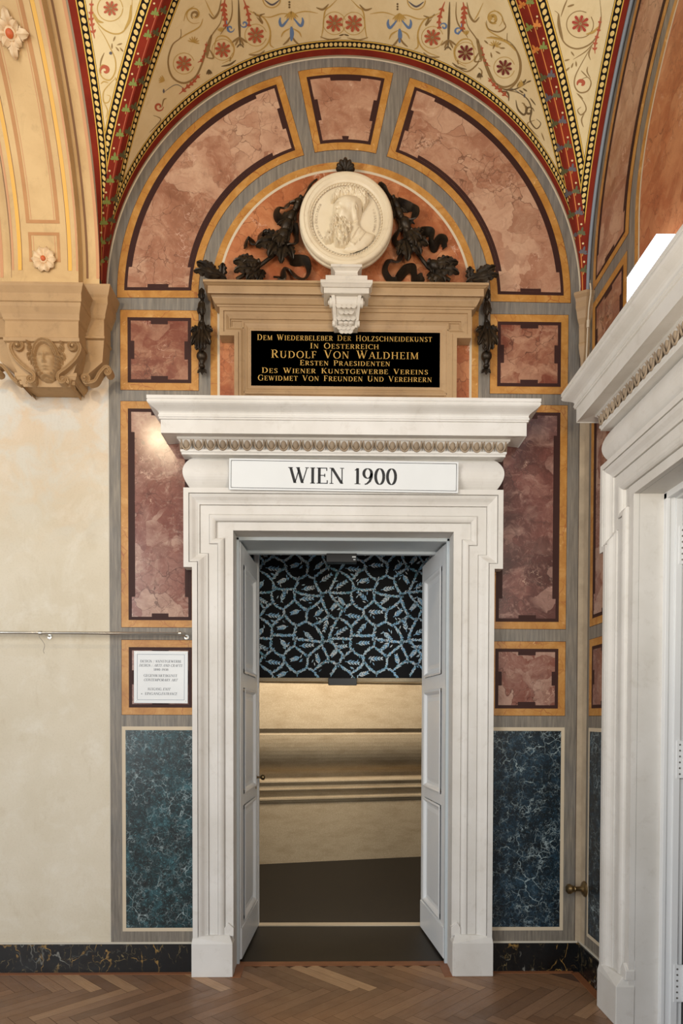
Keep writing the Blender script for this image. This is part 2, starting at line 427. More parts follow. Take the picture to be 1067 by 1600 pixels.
# ---- right wall (faces -x); the springing of its lunette starts just in front of the corner
mb = MB(); PR = lambda y, z, k=0: (WX-k, y, z)
rect, panel, band, arcpanel = painter(mb, PR)
y0, y1 = PORTY-HW-.03, PORTY+HW+.03
rect(y1, WY, 0, 2.6, G_, 0); rect(.6, y0, 0, 2.6, G_, 0); rect(.6, WY, 2.6, 5.7, G_, 0)
YA = 3.955; AYR = 2.0; BZR = 1.6
AR_ = Arc(YA-AYR, AYR, BZR, 1.8)
for (a0, a1) in ((3.445, 3.895), (.9, 1.40)):
    panel(a0, a1, 3.383, 3.839, R1_); panel(a0, a1, 2.017, 3.318, R2_); panel(a0, a1, 1.509, 1.943, R2_)
    rect(a0, a1, .238, 1.44, CL_, .0012); rect(a0+.021, a1-.021, .259, 1.419, B_, .0018)
arcpanel(AR_, -.006, math.radians(68), R0_); arcpanel(AR_, math.radians(73), math.radians(107), R0_); arcpanel(AR_, math.radians(112), PI, R0_)
band(AR_, .596, .635, 0, PI, Y_, .0012, n=80); band(AR_, .635, .649, 0, PI, CL_, .0012, n=80)
mb.poly([PR(*AR_(.649, PI*i/60), .0012) for i in range(61)] + [PR(AR_.c-AYR+.649, 3.2, .0012), PR(AR_.c+AYR-.649, 3.2, .0012)], O_)
for s in (-1, 1):
    a, b, c = AR_.c+s*(AYR-.596), AR_.c+s*(AYR-.635), AR_.c+s*(AYR-.649)
    rect(min(a,b), max(a,b), 3.2, ZS, Y_, .0012); rect(min(b,c), max(b,c), 3.2, ZS, CL_, .0012)
rect(3.925, WY, .16, 4.0, S_, .0012)
struct(mb.build('wall_right', PM, fix=False), 'right side wall painted like the back wall with marble panels and an orange lunette', 'wall')

# ---- floor: herringbone of single boards
mb = MB(); L_, W2 = .50, .0714; s2 = math.sqrt(.5); uvs = []; tones = []
rng = random.Random(3)
mb.poly([(-4.6,-.4,-.004), (WX,-.4,-.004), (WX,4.16,-.004), (-4.6,4.16,-.004)], 1)
uvs += [(0,0)]*4; tones += [0]*4
def board(u0, u1, v0, v1, along_u):
    g = .0009; c = [(u0+g,v0+g), (u1-g,v0+g), (u1-g,v1-g), (u0+g,v1-g)]
    pts = [((u+v)*s2 - 1.0, (u-v)*s2 + 3.395, 0) for u, v in c]
    if all(p[0] < -3.9 or p[0] > WX+.02 or p[1] > 3.97 or p[1] < -.3 for p in pts): return
    if any(p[1] > 4.22 for p in pts): return
    mb.poly(pts, 0)
    o = rng.random()*40
    tones.extend([rng.random()]*4)
    uvs.extend([((u-u0)+o, (v-v0)+o) if along_u else ((v-v0)+o, (u-u0)+o) for u, v in c])
n_band = int(4.6/(L_*s2))+2
for b in range(-1, n_band):
    for m in range(-75, 90):
        du, dv = -L_*b, L_*b                           # next band towards the hall
        board(m*W2+du+0, m*W2+L_+du, m*W2+dv, (m+1)*W2+dv, True)
        board((m-1)*W2+du, m*W2+du, m*W2+dv, m*W2+L_+dv, False)
fl = mb.build('floor', [FLOORM, PLANKGAP, BORDERWOOD], fix=False)
me = fl.data; uvl = me.uv_layers.new(name='uv'); at_ = me.attributes.new('tone', 'FLOAT', 'POINT')
for lp in me.loops: uvl.data[lp.index].uv = uvs[lp.vertex_index]
for i, t in enumerate(tones): at_.data[i].value = t
struct(fl, 'worn oak herringbone parquet floor of the hall', 'floor')
mb = MB()
mb.box(-4.6, DOORX-HW-.24, 3.952, 3.999, -.002, .002); mb.box(DOORX+HW+.24, WX-.05, 3.952, 3.999, -.002, .002)
mb.box(DOORX-HW-.02, DOORX+HW+.02, 4.085, 4.15, -.002, .003); mb.box(WX-.065, WX-.02, PORTY+HW+.22, 3.96, -.002, .002)
for s in (-1, 1): mb.box(DOORX+s*(HW-.02)-.03, DOORX+s*(HW-.02)+.03, 3.9, 4.09, -.002, .0025)
struct(mb.build('trim_1', BORDERWOOD), 'reddish wooden border strip where the parquet meets the walls and the threshold', 'floor trim')

# ---- skirting
mb = MB()
mb.box(-4.6, DOORX-HW-.228, WY-.016, WY-.0005, 0, .166); mb.box(DOORX+HW+.228, WX-.018, WY-.016, WY-.0005, 0, .166)
mb.box(-4.6, DOORX-HW-.228, WY-.008, WY-.0005, .166, .176, 1); mb.box(DOORX+HW+.228, WX-.018, WY-.008, WY-.0005, .166, .176, 1)
struct(mb.build('baseboard_back', [BLACKM, WHITELINE]), 'black gold-veined marble skirting along the back wall', 'baseboard')
mb = MB()
mb.box(WX-.018, WX-.0005, PORTY+HW+.228, WY-.0006, 0, .166); mb.box(WX-.009, WX-.0005, PORTY+HW+.228, WY-.0006, .166, .176, 1)
mb.box(WX-.018, WX-.0005, .7, PORTY-HW-.228, 0, .166)
struct(mb.build('baseboard_right', [BLACKM, WHITELINE]), 'black marble skirting along the right wall', 'baseboard')

# ---- the vault
XL = -1.285
def s0_of(x): return .15 + (.045-.15)*(x-XL)/(WX-XL)
def sB(Z): return AYR*(1-math.sqrt(max(0, 1-(Z/BZR)**2)))
def web_a(phi, s): R = RA + .05*s; return Vector((XC+R*math.cos(phi), WY-s, ZS+R*math.sin(phi)))
def s_groin(phi):
    s = .1
    for _ in range(60):
        R = RA+.05*s; Z = R*math.sin(phi)
        s = .5*s + .5*(.05-.05*(XC+R*math.cos(phi)-XL)/(WX-XL) + 1.8*(1-math.sqrt(max(0, 1-(Z/1.5)**2))))
    return s
NP = 181
phis = [math.radians(.3 + (179.4)*i/(NP-1)) for i in range(NP)]
groin = [web_a(p, s_groin(p)) for p in phis]           # from the right springing over the crown to the left one
def arclen(pts):
    o = [0]
    for a, b in zip(pts, pts[1:]): o.append(o[-1]+(b-a).length)
    return o
gl = arclen(groin); GP = np.array([tuple(p) for p in groin])
def near(p):
    """distance to the groin line, arc length there"""
    d = np.linalg.norm(GP-np.array(p), axis=1); i = int(d.argmin()); best = (d[i], gl[i])
    for j in (i-1, i):
        if 0 <= j < NP-1:
            a, b = GP[j], GP[j+1]; ab = b-a; t = float(np.clip(np.dot(np.array(p)-a, ab)/np.dot(ab, ab), 0, 1))
            q = np.linalg.norm(np.array(p)-a-t*ab)
            if q < best[0]: best = (q, gl[j]+t*(gl[j+1]-gl[j]))
    return best
vb = MB(); VA = []                                      # attribute rows: da, la, db, lb
NV = 28
rows = []
for i, p in enumerate(phis):
    sg = s_groin(p); row = []
    for j in range(NV+1):
        s = sg*j/NV; q = web_a(p, s); d, l = near(q); row.append(q); VA.append((s*1.0, RA*p, d if j < NV else 0.0, gl[i] if j == NV else l))
    rows.append(row)
vb.grid(rows, 0, True)
def web_b(X, Z): return Vector((X, WY-s0_of(X)-sB(Z), ZS+Z))
half = NP//2
for side in (1, -1):                                    # right and left side webs
    idx = range(0, half+1) if side == 1 else range(NP-1, half-1, -1)
    xe = WX if side == 1 else XL
    la = 0; prev = None; rows = []
    for i in idx:
        g = groin[i]; Z = g.z-ZS; row = []
        e = web_b(xe, Z)
        la += (e-prev).length if prev else 0; prev = e
        NB = 24
        for j in range(NB+1):
            t = j/NB; q = e+(g-e)*t
            d, l = near(q); row.append(q); VA.append(((q-e).length, la, 0.0 if j == NB else d, l))
        rows.append(row)
    vb.grid(rows, 0, True)
zc = groin[half].z-ZS; rows = []
for k in range(9):                                       # crown of the vault in front of the lunette web
    Z = zc+(BZR-zc)*k/8; row = []
    for j in range(41):
        X = XL+(WX-XL)*j/40; q = web_b(X, Z)
        if k == 0:
            ga = groin[half]; ed = web_b(XL if X < ga.x else WX, Z); q = ed+(ga-ed)*((X-ed.x)/(ga.x-ed.x))
        row.append(q); VA.append((min(abs(X-XL), abs(X-WX)), q.y, near(q)[0], 0))
    rows.append(row)
vb.grid(rows, 0, True)
rows = [[Vector((X, WY-.0005, ZS)) for X in (-1.88, -3.0, -4.6)]]; VA += [(.5, 0, .5, 0)]*3
for k in range(21):                                      # next bay beyond the rib, plain
    Z = BZR*k/20*.999; rows.append([Vector((X, WY-.15-sB(Z), ZS+Z)) for X in (-1.88, -3.0, -4.6)])
    VA += [(.5, 0, .5, 0)]*3
vb.grid(rows, 0, True)
def m_vault():
    k = Mat('painted_vault', .9, 0, .2)
    da, la, db, lb = (k.attr(a) for a in ('da', 'la', 'db', 'lb'))
    cream = k.mix(k.mask(k.noise(4, 6, .65, .5), .35, .7), (232,214,170), (220,198,150))
    cream = k.mix(k.math('MULTIPLY', k.mask(k.noise(9, 6, .7, .8), .55, .75), .5), cream, (206,184,138))
    red = k.mix(k.mask(k.noise(7, 5, .6), .35, .7), (138,46,28), (112,34,22))
    YL, BK_, = (226,184,84), (26,20,18)
    def bandcol(d, l, first):
        st = [(0, (122,36,20)), (.46, YL), (.51, BK_), (.86, YL), (.915, BK_), (.93, YL)]
        if first: st = [(0, (150,136,112)), (.10, (122,36,20)), (.46, YL), (.51, BK_), (.86, YL), (.915, BK_)]
        c = k.ramp(k.math('MULTIPLY', d, 10.0), st, True)
        fr = k.math('MULTIPLY', k.math('SUBTRACT', k.math('FRACT', k.math('DIVIDE', l, .0265)), .5), .0265/.0100)
        fd = k.math('DIVIDE', k.math('SUBTRACT', d, .0685), .0108)
        rr = k.math('ADD', k.math('MULTIPLY', fr, fr), k.math('MULTIPLY', fd, fd))
        return k.mix(k.math('LESS_THAN', rr, 1.0), c, (228,198,124))
    c = k.mix(k.math('LESS_THAN', db, .094), cream, bandcol(db, lb, False))
    c = k.mix(k.math('LESS_THAN', da, .094), c, bandcol(da, la, True))
    mn = k.math('MINIMUM', k.math('SUBTRACT', da, 0.0), db)
    isred = k.math('MULTIPLY', k.math('LESS_THAN', mn, .046), k.math('GREATER_THAN', da, .0105))
    c = k.mix(isred, c, red)
    return k.base(c).m
VAULT = m_vault()
# --- painted ornament on the vault: traced brush strokes laid on the webs
bvh = BVHTree.FromPolygons([Vector(p) for p in vb.v], vb.f)
INK = {n: plain('ornament_'+n, c, .7) for n, c in dict(brown=(150,122,74), gold=(196,160,84), rust=(186,92,60), red=(176,66,48), blue=(104,132,172), dkbrown=(112,92,58), green=(128,140,66), olive=(92,92,56), orange=(214,132,58), cream=(232,206,150), slate=(96,92,96), dkred=(118,44,38)).items()}
inks = list(INK); MI = {n: i+1 for i, n in enumerate(inks)}
def onto(px, py, lift):
    d = ray(px, py); h, nrm, i, t = bvh.ray_cast(EYE, d)
    if h is None: return None
    if nrm.dot(d) > 0: nrm = -nrm
    return h + nrm*lift
VLIFT = [.0012]
def fill(pts, col, lift=0):
    P3 = [onto(x, y, VLIFT[0]+lift) for x, y in pts]
    if any(p is None for p in P3): return
    vb.poly(P3, MI[col]); VA.extend([(1, 0, 1, 0)]*len(P3))
def stroke(pts, w, col, taper=True, lift=0, n=6):
    q = catmull([(x, y, 0) for x, y in pts], n)
    Lr = []; Rr = []
    for i, p in enumerate(q):
        t = (q[min(i+1, len(q)-1)]-q[max(i-1, 0)])
        if t.length < 1e-6: return
        t.normalize(); f = i/(len(q)-1)
        h = w*.5*((.25+.75*math.sin(PI*min(1, max(0, f)))) if taper else 1)
        a = onto(p.x-t.y*h, p.y+t.x*h, VLIFT[0]+lift); b = onto(p.x+t.y*h, p.y-t.x*h, VLIFT[0]+lift)
        if a is None or b is None:
            if len(Lr) > 1: break
            Lr, Rr = [], []; continue
        Lr.append(a); Rr.append(b)
    if len(Lr) > 1:
        vb.grid([Lr, Rr], MI[col], False); VA.extend([(1, 0, 1, 0)]*(2*len(Lr)))
def blade(x, y, ang, ln, wd, col, lift=.0003):
    c, s = math.cos(ang), math.sin(ang)
    prof = [(0, .12), (.25, .75), (.55, 1), (.82, .72), (1, .0)]
    up = [(x+c*ln*t-s*wd*.5*h, y+s*ln*t+c*wd*.5*h) for t, h in prof]
    dn = [(x+c*ln*t+s*wd*.5*h, y+s*ln*t-c*wd*.5*h) for t, h in prof[:-1]]
    fill(up+dn[::-1], col, lift)
def petal(x, y, ang, r0, r1, wd, col):
    c, s = math.cos(ang), math.sin(ang)
    prof = [(0, .3), (.35, .62), (.7, 1.0), (.9, .85), (1, .35)]
    up = [(x+c*(r0+(r1-r0)*t)-s*wd*.5*h, y+s*(r0+(r1-r0)*t)+c*wd*.5*h) for t, h in prof]
    dn = [(x+c*(r0+(r1-r0)*t)+s*wd*.5*h, y+s*(r0+(r1-r0)*t)-c*wd*.5*h) for t, h in prof]
    fill(up+dn[::-1], col, .0006)
def ros(x, y, r, col, n=8, sq=1.0):
    for i in range(n): petal(x, y, 2*PI*i/n+.2, r*.16, r*(1 if i % 2 else .92), r*.34, col)
    for i in range(n): blade(x, y, 2*PI*(i+.5)/n+.2, r*.8, r*.1, 'brown', .0009)
def spiral(x, y, r, a0, turns, w, col):
    stroke([(x+r*(1-.8*t)*math.cos(a0+turns*2*PI*t), y+r*(1-.8*t)*math.sin(a0+turns*2*PI*t)) for t in [i/12 for i in range(13)]], w, col, True, 0, 4)
def circ(x, y, r, w, col, a0=0.4, a1=5.8):
    stroke([(x+r*math.cos(a0+(a1-a0)*t/12), y+r*math.sin(a0+(a1-a0)*t/12)) for t in range(13)], w, col, False, 0, 4)
def acanthus(pts, w, col, n=7):
    stroke(pts, w*.55, col)
    q = catmull([(x, y, 0) for x, y in pts], 8)
    for i in range(1, n):
        p = q[len(q)*i//n]; t = (q[min(len(q)*i//n+1, len(q)-1)]-q[len(q)*i//n-1]); a = math.atan2(t.y, t.x)
        for sg in (-1, 1): blade(p.x, p.y, a+sg*.7, w*1.25*(1-.4*i/n), w*.5, col)
def lunette_ornament(T):
    """one half of the ornament above the lunette; T maps the left half to the photo"""
    z = lambda L: [T(230+x/3.334, y/3.334) for x, y in L]
    one = lambda x, y: T(230+x/3.334, y/3.334)
    fx = T.flip
    for (x, y, r, c) in ((190,330,42,'rust'), (392,258,42,'rust'), (565,182,44,'rust'), (975,120,46,'rust')):
        if fx < 0 and x < 500: c = 'dkred'
        ros(*one(x, y), r/3.334*1.05, c); circ(*one(x, y), (r+13)/3.334, .9, 'gold', .3, 6.0)
    S = lambda L, w, c: stroke(z(L), w, c)
    S([(175,150),(172,195),(130,235),(108,320),(130,400),(190,432),(250,400),(285,330),(310,250),(335,185),(380,120),(392,60)], 3.0, 'brown')
    S([(310,300),(318,240),(335,180)], 6.0, 'brown'); S([(310,300),(345,300),(320,250)], 2.6, 'brown')
    S([(345,300),(360,200),(410,190),(450,240),(440,300),(390,330)], 2.2, 'gold')
    S([(385,345),(430,335),(462,312)], 3.0, 'dkbrown'); S([(430,320),(434,296)], 2.4, 'brown')
    acanthus(z([(165,490),(205,455),(240,425),(275,385)]), 5.5, 'rust', 6)
    acanthus(z([(262,325),(285,310),(300,265),(310,215)]), 4.0, 'rust', 5)
    acanthus(z([(405,-6),(398,40),(404,90),(408,150)]), 7, 'rust', 6)
    acanthus(z([(500,-6),(520,50),(530,100),(528,140)]), 6, 'rust', 5)
    S([(320,70),(345,95),(372,60),(385,-5)], 3.4, 'brown'); S([(300,-5),(330,60),(350,90)], 1.6, 'gold')
    S([(440,-5),(442,60),(430,110),(400,150),(380,180)], 2.2, 'brown')
    S([(475,-5),(478,90),(480,150),(484,240)], 4.0, 'dkbrown')
    for a in (-.9, -.45, .45, .9): blade(*one(480, 190), PI/2*fx*0+PI/2+a*fx, 16, 3.2, 'brown'); 
    for a in (-.7, .7): blade(*one(484, 225), PI/2+a, 9, 2.2, 'dkbrown')
    spiral(*one(432, 148), 6.5, 0, 1.1*fx, 3.0, 'blue'); spiral(*one(505, 124), 6, PI, -1.1*fx, 3.0, 'blue')
    S([(412,100),(416,140),(432,166)], 2.2, 'blue')
    S([(520,50),(560,70),(610,95),(640,160),(630,220),(590,260),(528,282)], 2.4, 'gold'); S([(528,284),(580,285),(612,262)], 3.2, 'brown')
    S([(570,88),(600,120),(585,85),(612,70)], 3.4, 'brown'); S([(552,60),(575,80),(602,72)], 3.0, 'brown')
    S([(645,180),(640,230),(660,248)], 2.0, 'gold')
    circ(*one(648, -8), 14, 1.6, 'gold', 0, 6.2); S([(610,-2),(650,24),(690,-2)], 3.0, 'slate')
    spiral(*one(245, 75), 15, 1.0, 1.3*fx, 2.0, 'gold'); spiral(*one(250, 78), 7, 2.2, 1.0*fx, 4.0, 'brown' if fx > 0 else 'gold')
    S([(190,110),(205,60),(245,30)], 1.6, 'gold'); S([(290,95),(270,140),(200,180),(165,205)], 2.0, 'gold')
    for a in range(7): blade(*one(240, 220), -PI*.9+a*.5, 10, 2.0, 'gold')
    for a in range(5): blade(*one(385, 165), -PI*.8+a*.35, 8, 2.0, 'gold')
    for a in range(4): blade(*one(320, 360), PI*.3+a*.35, 9, 3, 'dkbrown')
    for a in range(5): blade(*one(90, 420), PI*.9+a*.35, 10, 2.2, 'gold')
    spiral(*one(60, 555), 7.5, 0, 1.2*fx, 3.4, 'rust' if fx > 0 else 'dkbrown'); S([(75,560),(85,520),(100,512)], 2, 'brown')
    S([(85,480),(150,440),(200,470)], 1.0, 'slate'); blade(*one(85, 462), PI/2, 7, 3, 'slate')
    S([(30,600),(70,620),(40,660),(10,690)], 1.6, 'brown')
    S([(905,200),(915,150),(925,60),(955,30),(990,-5)], 2.0, 'gold'); S([(880,38),(915,48),(945,20)], 3.4, 'brown'); S([(900,190),(950,205),(1010,195)], 2.2, 'brown')
    S([(1000,185),(1025,178)], 2.5, 'dkbrown')
    S([(755,75),(700,70),(640,88),(600,85)], 1.8, 'gold'); S([(755,75),(820,58),(890,68)], 1.6, 'gold')
class _T:
    def __init__(s, flip): s.flip = flip
    def __call__(s, x, y):
        if s.flip > 0: return x, y
        xm = 1075-x; return xm, y+.0125*(xm-x)
lunette_ornament(_T(1)); lunette_ornament(_T(-1))
zq = lambda L: [(540+x/3.138, y/3.138) for x, y in L]    # fuller scrolls at the right end of the lunette web
stroke(zq([(650,190),(668,250),(690,310),(735,405),(795,438),(850,380),(857,290),(805,205),(710,178)]), 2.4, 'brown'); stroke(zq([(690,185),(730,185),(790,205),(835,250)]), 4.0, 'gold')
stroke(zq([(745,430),(820,440),(890,405)]), 2.2, 'dkbrown'); stroke(zq([(760,445),(795,455),(800,495)]), 3.0, 'dkbrown'); stroke(zq([(780,440),(850,455),(895,490),(912,540),(905,590),(935,630),(957,605),(935,582)]), 2.2, 'dkbrown')
stroke(zq([(835,490),(845,535),(875,562),(890,530),(872,512)]), 3.2, 'dkbrown'); stroke(zq([(905,480),(932,515)]), 2.0, 'dkbrown'); stroke(zq([(960,650),(975,690)]), 1.8, 'brown')
for x, y, a in ((840,425,-1.0), (858,418,-.9), (872,412,-1.1), (850,440,.6), (868,432,.6), (885,405,-.4)): blade(540+x/3.138, y/3.138, a, 9, 2.6, 'dkbrown')
for x, y, a in ((700,215,-2.4), (722,240,-1.2), (740,225,-.6), (735,250,.5), (712,255,1.4), (755,235,0)): blade(540+x/3.138, y/3.138, a, 9, 2.6, 'brown')
spiral(540+725/3.138, 90/3.138, 8.5, 1.0, 1.1, 5.0, 'gold'); stroke(zq([(690,100),(700,140),(750,155),(785,130),(765,90)]), 2.2, 'brown')
stroke(zq([(650,330),(668,350),(660,390)]), 2.0, 'brown'); stroke(zq([(525,310),(590,350),(640,320),(660,280)]), 2.2, 'brown')
for fl_ in (0, 86):                                      # the two grotesque pendants near the crown
    cx = 455 if fl_ == 0 else 624; oy = 0 if fl_ == 0 else 3
    for k in range(3): fill([(cx-3+1.7*math.cos(a*PI/4)+0, 3+4*k+oy+1.7*math.sin(a*PI/4)) for a in range(8)], 'dkbrown')
    for a in range(7): blade(cx, 17+oy, PI/2+(a-3)*.28, 15, 2.6, 'gold')
    stroke([(cx, 20+oy), (cx+.5, 34+oy), (cx, 42+oy)], 5, 'cream'); stroke([(cx, 41+oy), (cx+1, 52+oy), (cx, 64+oy)], 6.5, 'blue')
    for sg in (-1, 1):
        stroke([(cx+sg*2, 26+oy), (cx+sg*14, 40+oy), (cx+sg*18, 34+oy), (cx+sg*17, 27+oy)], 4.5, 'blue')
        stroke([(cx+sg*2, 44+oy), (cx+sg*12, 50+oy), (cx+sg*16, 58+oy)], 2.4, 'gold')
        stroke([(cx+sg*1, 56+oy), (cx+sg*6, 64+oy), (cx+sg*13, 70+oy)], 3, 'brown')
zz = lambda L: [(100+x/5.335, y/5.335) for x, y in L]    # left side web
ros(173, 13, 12.5, 'rust'); circ(172, 13, 20, 1.2, 'gold', 0, 6.2)
acanthus(zz([(255,320),(235,220),(225,120),(232,-10)]), 6, 'rust', 6)
stroke(zz([(232,-10),(245,130),(320,235),(420,282),(500,255),(555,140),(568,-10)]), 2.2, 'gold'); stroke(zz([(500,255),(548,160),(558,40)]), 5, 'gold')
stroke(zz([(240,100),(280,170),(330,188)]), 4, 'gold')
stroke(zz([(280,215),(340,310),(385,400),(425,490),(428,590),(385,665),(325,650),(295,590),(320,540),(370,560),(375,600)]), 2.0, 'gold')
spiral(164, 110, 8, 2.5, 1.0, 6, 'rust'); stroke(zz([(300,560),(310,500),(335,440)]), 2.4, 'brown')
for x, y, a in ((410,345,-1.2), (440,375,-.3), (430,390,.9), (400,360,1.6), (465,395,.9)): blade(100+x/5.335, y/5.335, a, 9, 2.4, 'brown')
fill([(173+2.6*math.cos(a*PI/4), 83+2.6*math.sin(a*PI/4)) for a in range(8)], 'slate')
stroke(zz([(430,650),(370,710),(328,770),(332,850),(370,850),(385,805),(355,790)]), 1.8, 'gold'); stroke(zz([(330,850),(362,920),(348,985)]), 1.8, 'gold')
stroke(zz([(305,700),(330,680),(370,690)]), 1.8, 'gold'); stroke(zz([(425,640),(445,700)]), 1.8, 'gold')
zr = lambda L: [(820+x/5.7125, y/5.7125) for x, y in L]  # right side web
ros(906.5, 37, 14.5, 'red'); circ(906, 38, 21, 1.3, 'brown', -.6, 5.2)
stroke(zr([(265,95),(305,140),(308,280),(360,390),(460,435),(570,400),(640,320),(680,180),(668,-10)]), 2.4, 'brown'); stroke(zr([(300,120),(305,230),(340,360)]), 5, 'brown')
stroke(zr([(320,150),(350,60),(380,-10)]), 2.2, 'brown'); stroke(zr([(380,60),(440,40)]), 3, 'brown')
acanthus(zr([(625,480),(625,400),(655,280),(675,150)]), 5, 'rust', 6); stroke(zr([(545,305),(610,285),(660,235)]), 4, 'gold')
stroke(zr([(610,385),(520,540),(450,680),(445,770),(490,825),(560,810),(590,740),(560,690),(500,710)]), 2.2, 'brown'); spiral(908, 131, 6.5, 2.8, .8, 6.5, 'rust')
stroke(zr([(585,700),(555,640),(560,595)]), 2, 'brown'); stroke(zr([(500,630),(560,690)]), 1.8, 'brown'); stroke(zr([(600,400),(570,480),(585,535)]), 2, 'brown')
for x, y, a in ((400,530,2.9), (440,500,-2.2), (430,560,1.9), (400,600,2.4), (455,545,1.5)): blade(820+x/5.7125, y/5.7125, a, 9, 2.6, 'brown')
stroke(zr([(610,385),(540,460),(430,530)]), 1.5, 'brown')
stroke(zr([(460,830),(525,910),(545,980),(500,1025),(470,985),(500,955)]), 2, 'brown'); stroke(zr([(535,1000),(505,1070),(522,1135)]), 2.2, 'brown'); stroke(zr([(470,835),(520,885)]), 2, 'brown')
# --- leaf sprigs along the red groin bands
def proj(P):
    v = Vector(P)-EYE; return CX+FPX*v.dot(AR)/v.dot(AF), CY-FPX*v.dot(AU)/v.dot(AF)
def sprig(x, y, ang, c1, ln):
    for k, a in enumerate((-1.5, -.85, 0, .85, 1.5)):
        blade(x, y, ang+a, ln*(.62 if a else 1.0), ln*.34, c1)
    blade(x, y, ang+PI, ln*.5, ln*.12, 'gold')
acc = {1: 0, -1: 0}
for side in (-1, 1):
    idx = list(range(NP-1, half, -1)) if side < 0 else list(range(0, half))
    last = 0; n = 0; base_l = gl[idx[0]]
    pl = [proj(groin[i]) for i in idx]; ll = [abs(gl[i]-base_l) for i in idx]
    step = .105; pos = .12; stem = []
    for i in range(1, len(pl)):
        if pl[i][1] < -60: break
        stem.append((pl[i][0]-side*-1*3.0, pl[i][1]))
        while ll[i] > pos:
            x, y = pl[i]; t = math.atan2(pl[i][1]-pl[i-1][1], pl[i][0]-pl[i-1][0])
            ln = 11.5
            if side < 0:
                sprig(x-6, y, t-.15, 'green', ln); sprig(x+6, y-4, t+.15, 'olive', ln)
                qx, qy = x-7, y-17
            else:
                ca, cb = [('orange','green'), ('green','orange'), ('slate','olive'), ('olive','slate')][(0 if pl[i][1] < 100 else 2)+n % 2]
                sprig(x-5, y, t-.3, ca, ln); sprig(x+6, y-4, t+.3, cb, ln)
                qx, qy = x+6, y-19
            fill([(qx+1.7*math.cos(a*PI/4), qy+1.7*math.sin(a*PI/4)) for a in range(8)], 'cream')
            pos += step; n += 1
    if len(stem) > 3: stroke(stem[::4], 1.4, 'orange' if side > 0 else 'rust', False)
ce = vb.build('ceiling', [VAULT]+[INK[n] for n in inks], fix=False)
for q, nm in enumerate(('da', 'la', 'db', 'lb')):
    at_ = ce.data.attributes.new(nm, 'FLOAT', 'POINT'); at_.data.foreach_set('value', [r[q] for r in VA])
struct(ce, 'cream groin vault painted with scrolls, red flowers and red bands with beaded borders', 'ceiling')

# ---- transverse rib left of the vault
RIBC = -1.557
def rib_y(Z, main): return (WY-.215-2.25*(1-math.sqrt(max(0, 1-(Z/BZR)**2)))) if main else (WY-.15-sB(Z))
def rib_pt(x, Z, main, lift=0):
    e = .01
    y = rib_y(Z, main); dy = (rib_y(Z+e, main)-rib_y(Z-e, main))/(2*e) if Z > e and Z < 1.55 else 0
    n = Vector((0, -1, dy)).normalized()               # towards the hall and downwards
    return Vector((x, y, ZS+Z)) + n*lift
def m_rib():
    k = Mat('painted_rib_plaster', .75)
    a = k.mix(k.mask(k.noise(3, 6, .65, .4), .35, .7), (208,176,126), (188,154,106))
    a = k.mix(k.math('MULTIPLY', k.mask(k.noise(11, 6, .7, .6, k.map((1,1,.4))), .55, .75), .5), a, (154,126,86))
    return k.base(a).m
RIBM = m_rib(); RIBLINE = plain('rib_brown_line', (184,134,84), .7, c2=(168,118,72)); RIBGOLD = plain('rib_gold_line', (224,172,76), .6); RIBRED = plain('rib_reddish_line', (200,146,104), .7)
RIBSHADE = plain('rib_umber_line_and_shade', (132,96,66), .7)  # thin edge lines, and the painted shade beside the rib step
rb = MB(); zsr = [BZR*.995*k/60 for k in range(-3, 61)]
zsr = [z if z > 0 else z for z in zsr]
for x0, m0, x1, m1 in ((XL, 0, -1.377, 0), (-1.377, 0, -1.377, 1), (-1.377, 1, -1.737, 1), (-1.737, 1, -1.737, 0), (-1.737, 0, -1.885, 0)):
    rb.grid([[rib_pt(x0, max(0, Z), m0) + Vector((0, 0, min(0, Z))) for Z in zsr], [rib_pt(x1, max(0, Z), m1) + Vector((0, 0, min(0, Z))) for Z in zsr]], 0, False)
def rline(x0, x1, z0, z1, m, main=True, lift=.0012):
    n = max(2, int(abs(z1-z0)/.02))
    rb.grid([[rib_pt(x, z0+(z1-z0)*k/n, main, lift) for k in range(n+1)] for x in (x0, x1)], m, False)
for s in (-1, 1):
    e = lambda o: RIBC+s*o
    rline(e(.125), e(.145), 0, 1.55, 2); rline(e(.122), e(.125), 0, 1.55, 4)
    rline(e(.168), e(.178), .0, 1.55, 3)
    rline(e(.070), e(.090), .235, 1.02, 1); rline(e(.060), e(.063), .25, 1.0, 3)
    rline(e(.068), e(.084), .045, .19, 1); rline(e(.056), e(.059), .06, .175, 3)
    rline(e(.255), e(.272), 0, 1.55, 3, False); rline(e(.2), e(.212), 0, 1.55, 4, False)  # second strip puts the shading beside the step into colour
for z0, w in ((.235, .016), (.045, .015), (.178, .015), (1.005, .016)): rline(RIBC-.084, RIBC+.084, z0, z0+w, 1, True, .0015)
for r0, r1, m in ((.10, .125, 1), (.088, .094, 3)):      # painted ring round the upper boss
    cz = 1.14; rows = []
    for r in (r0, r1):
        rows.append([rib_pt(RIBC+r*.92*math.cos(2*PI*k/40), cz+r*math.sin(2*PI*k/40)*.95, True, .002) for k in range(41)])
    rb.grid(rows, m, False)
struct(rb.build('trim_2', [RIBM, RIBLINE, RIBGOLD, RIBRED, RIBSHADE], fix=False), 'cream transverse arch painted with gold and brown lines at the left edge', 'arch')

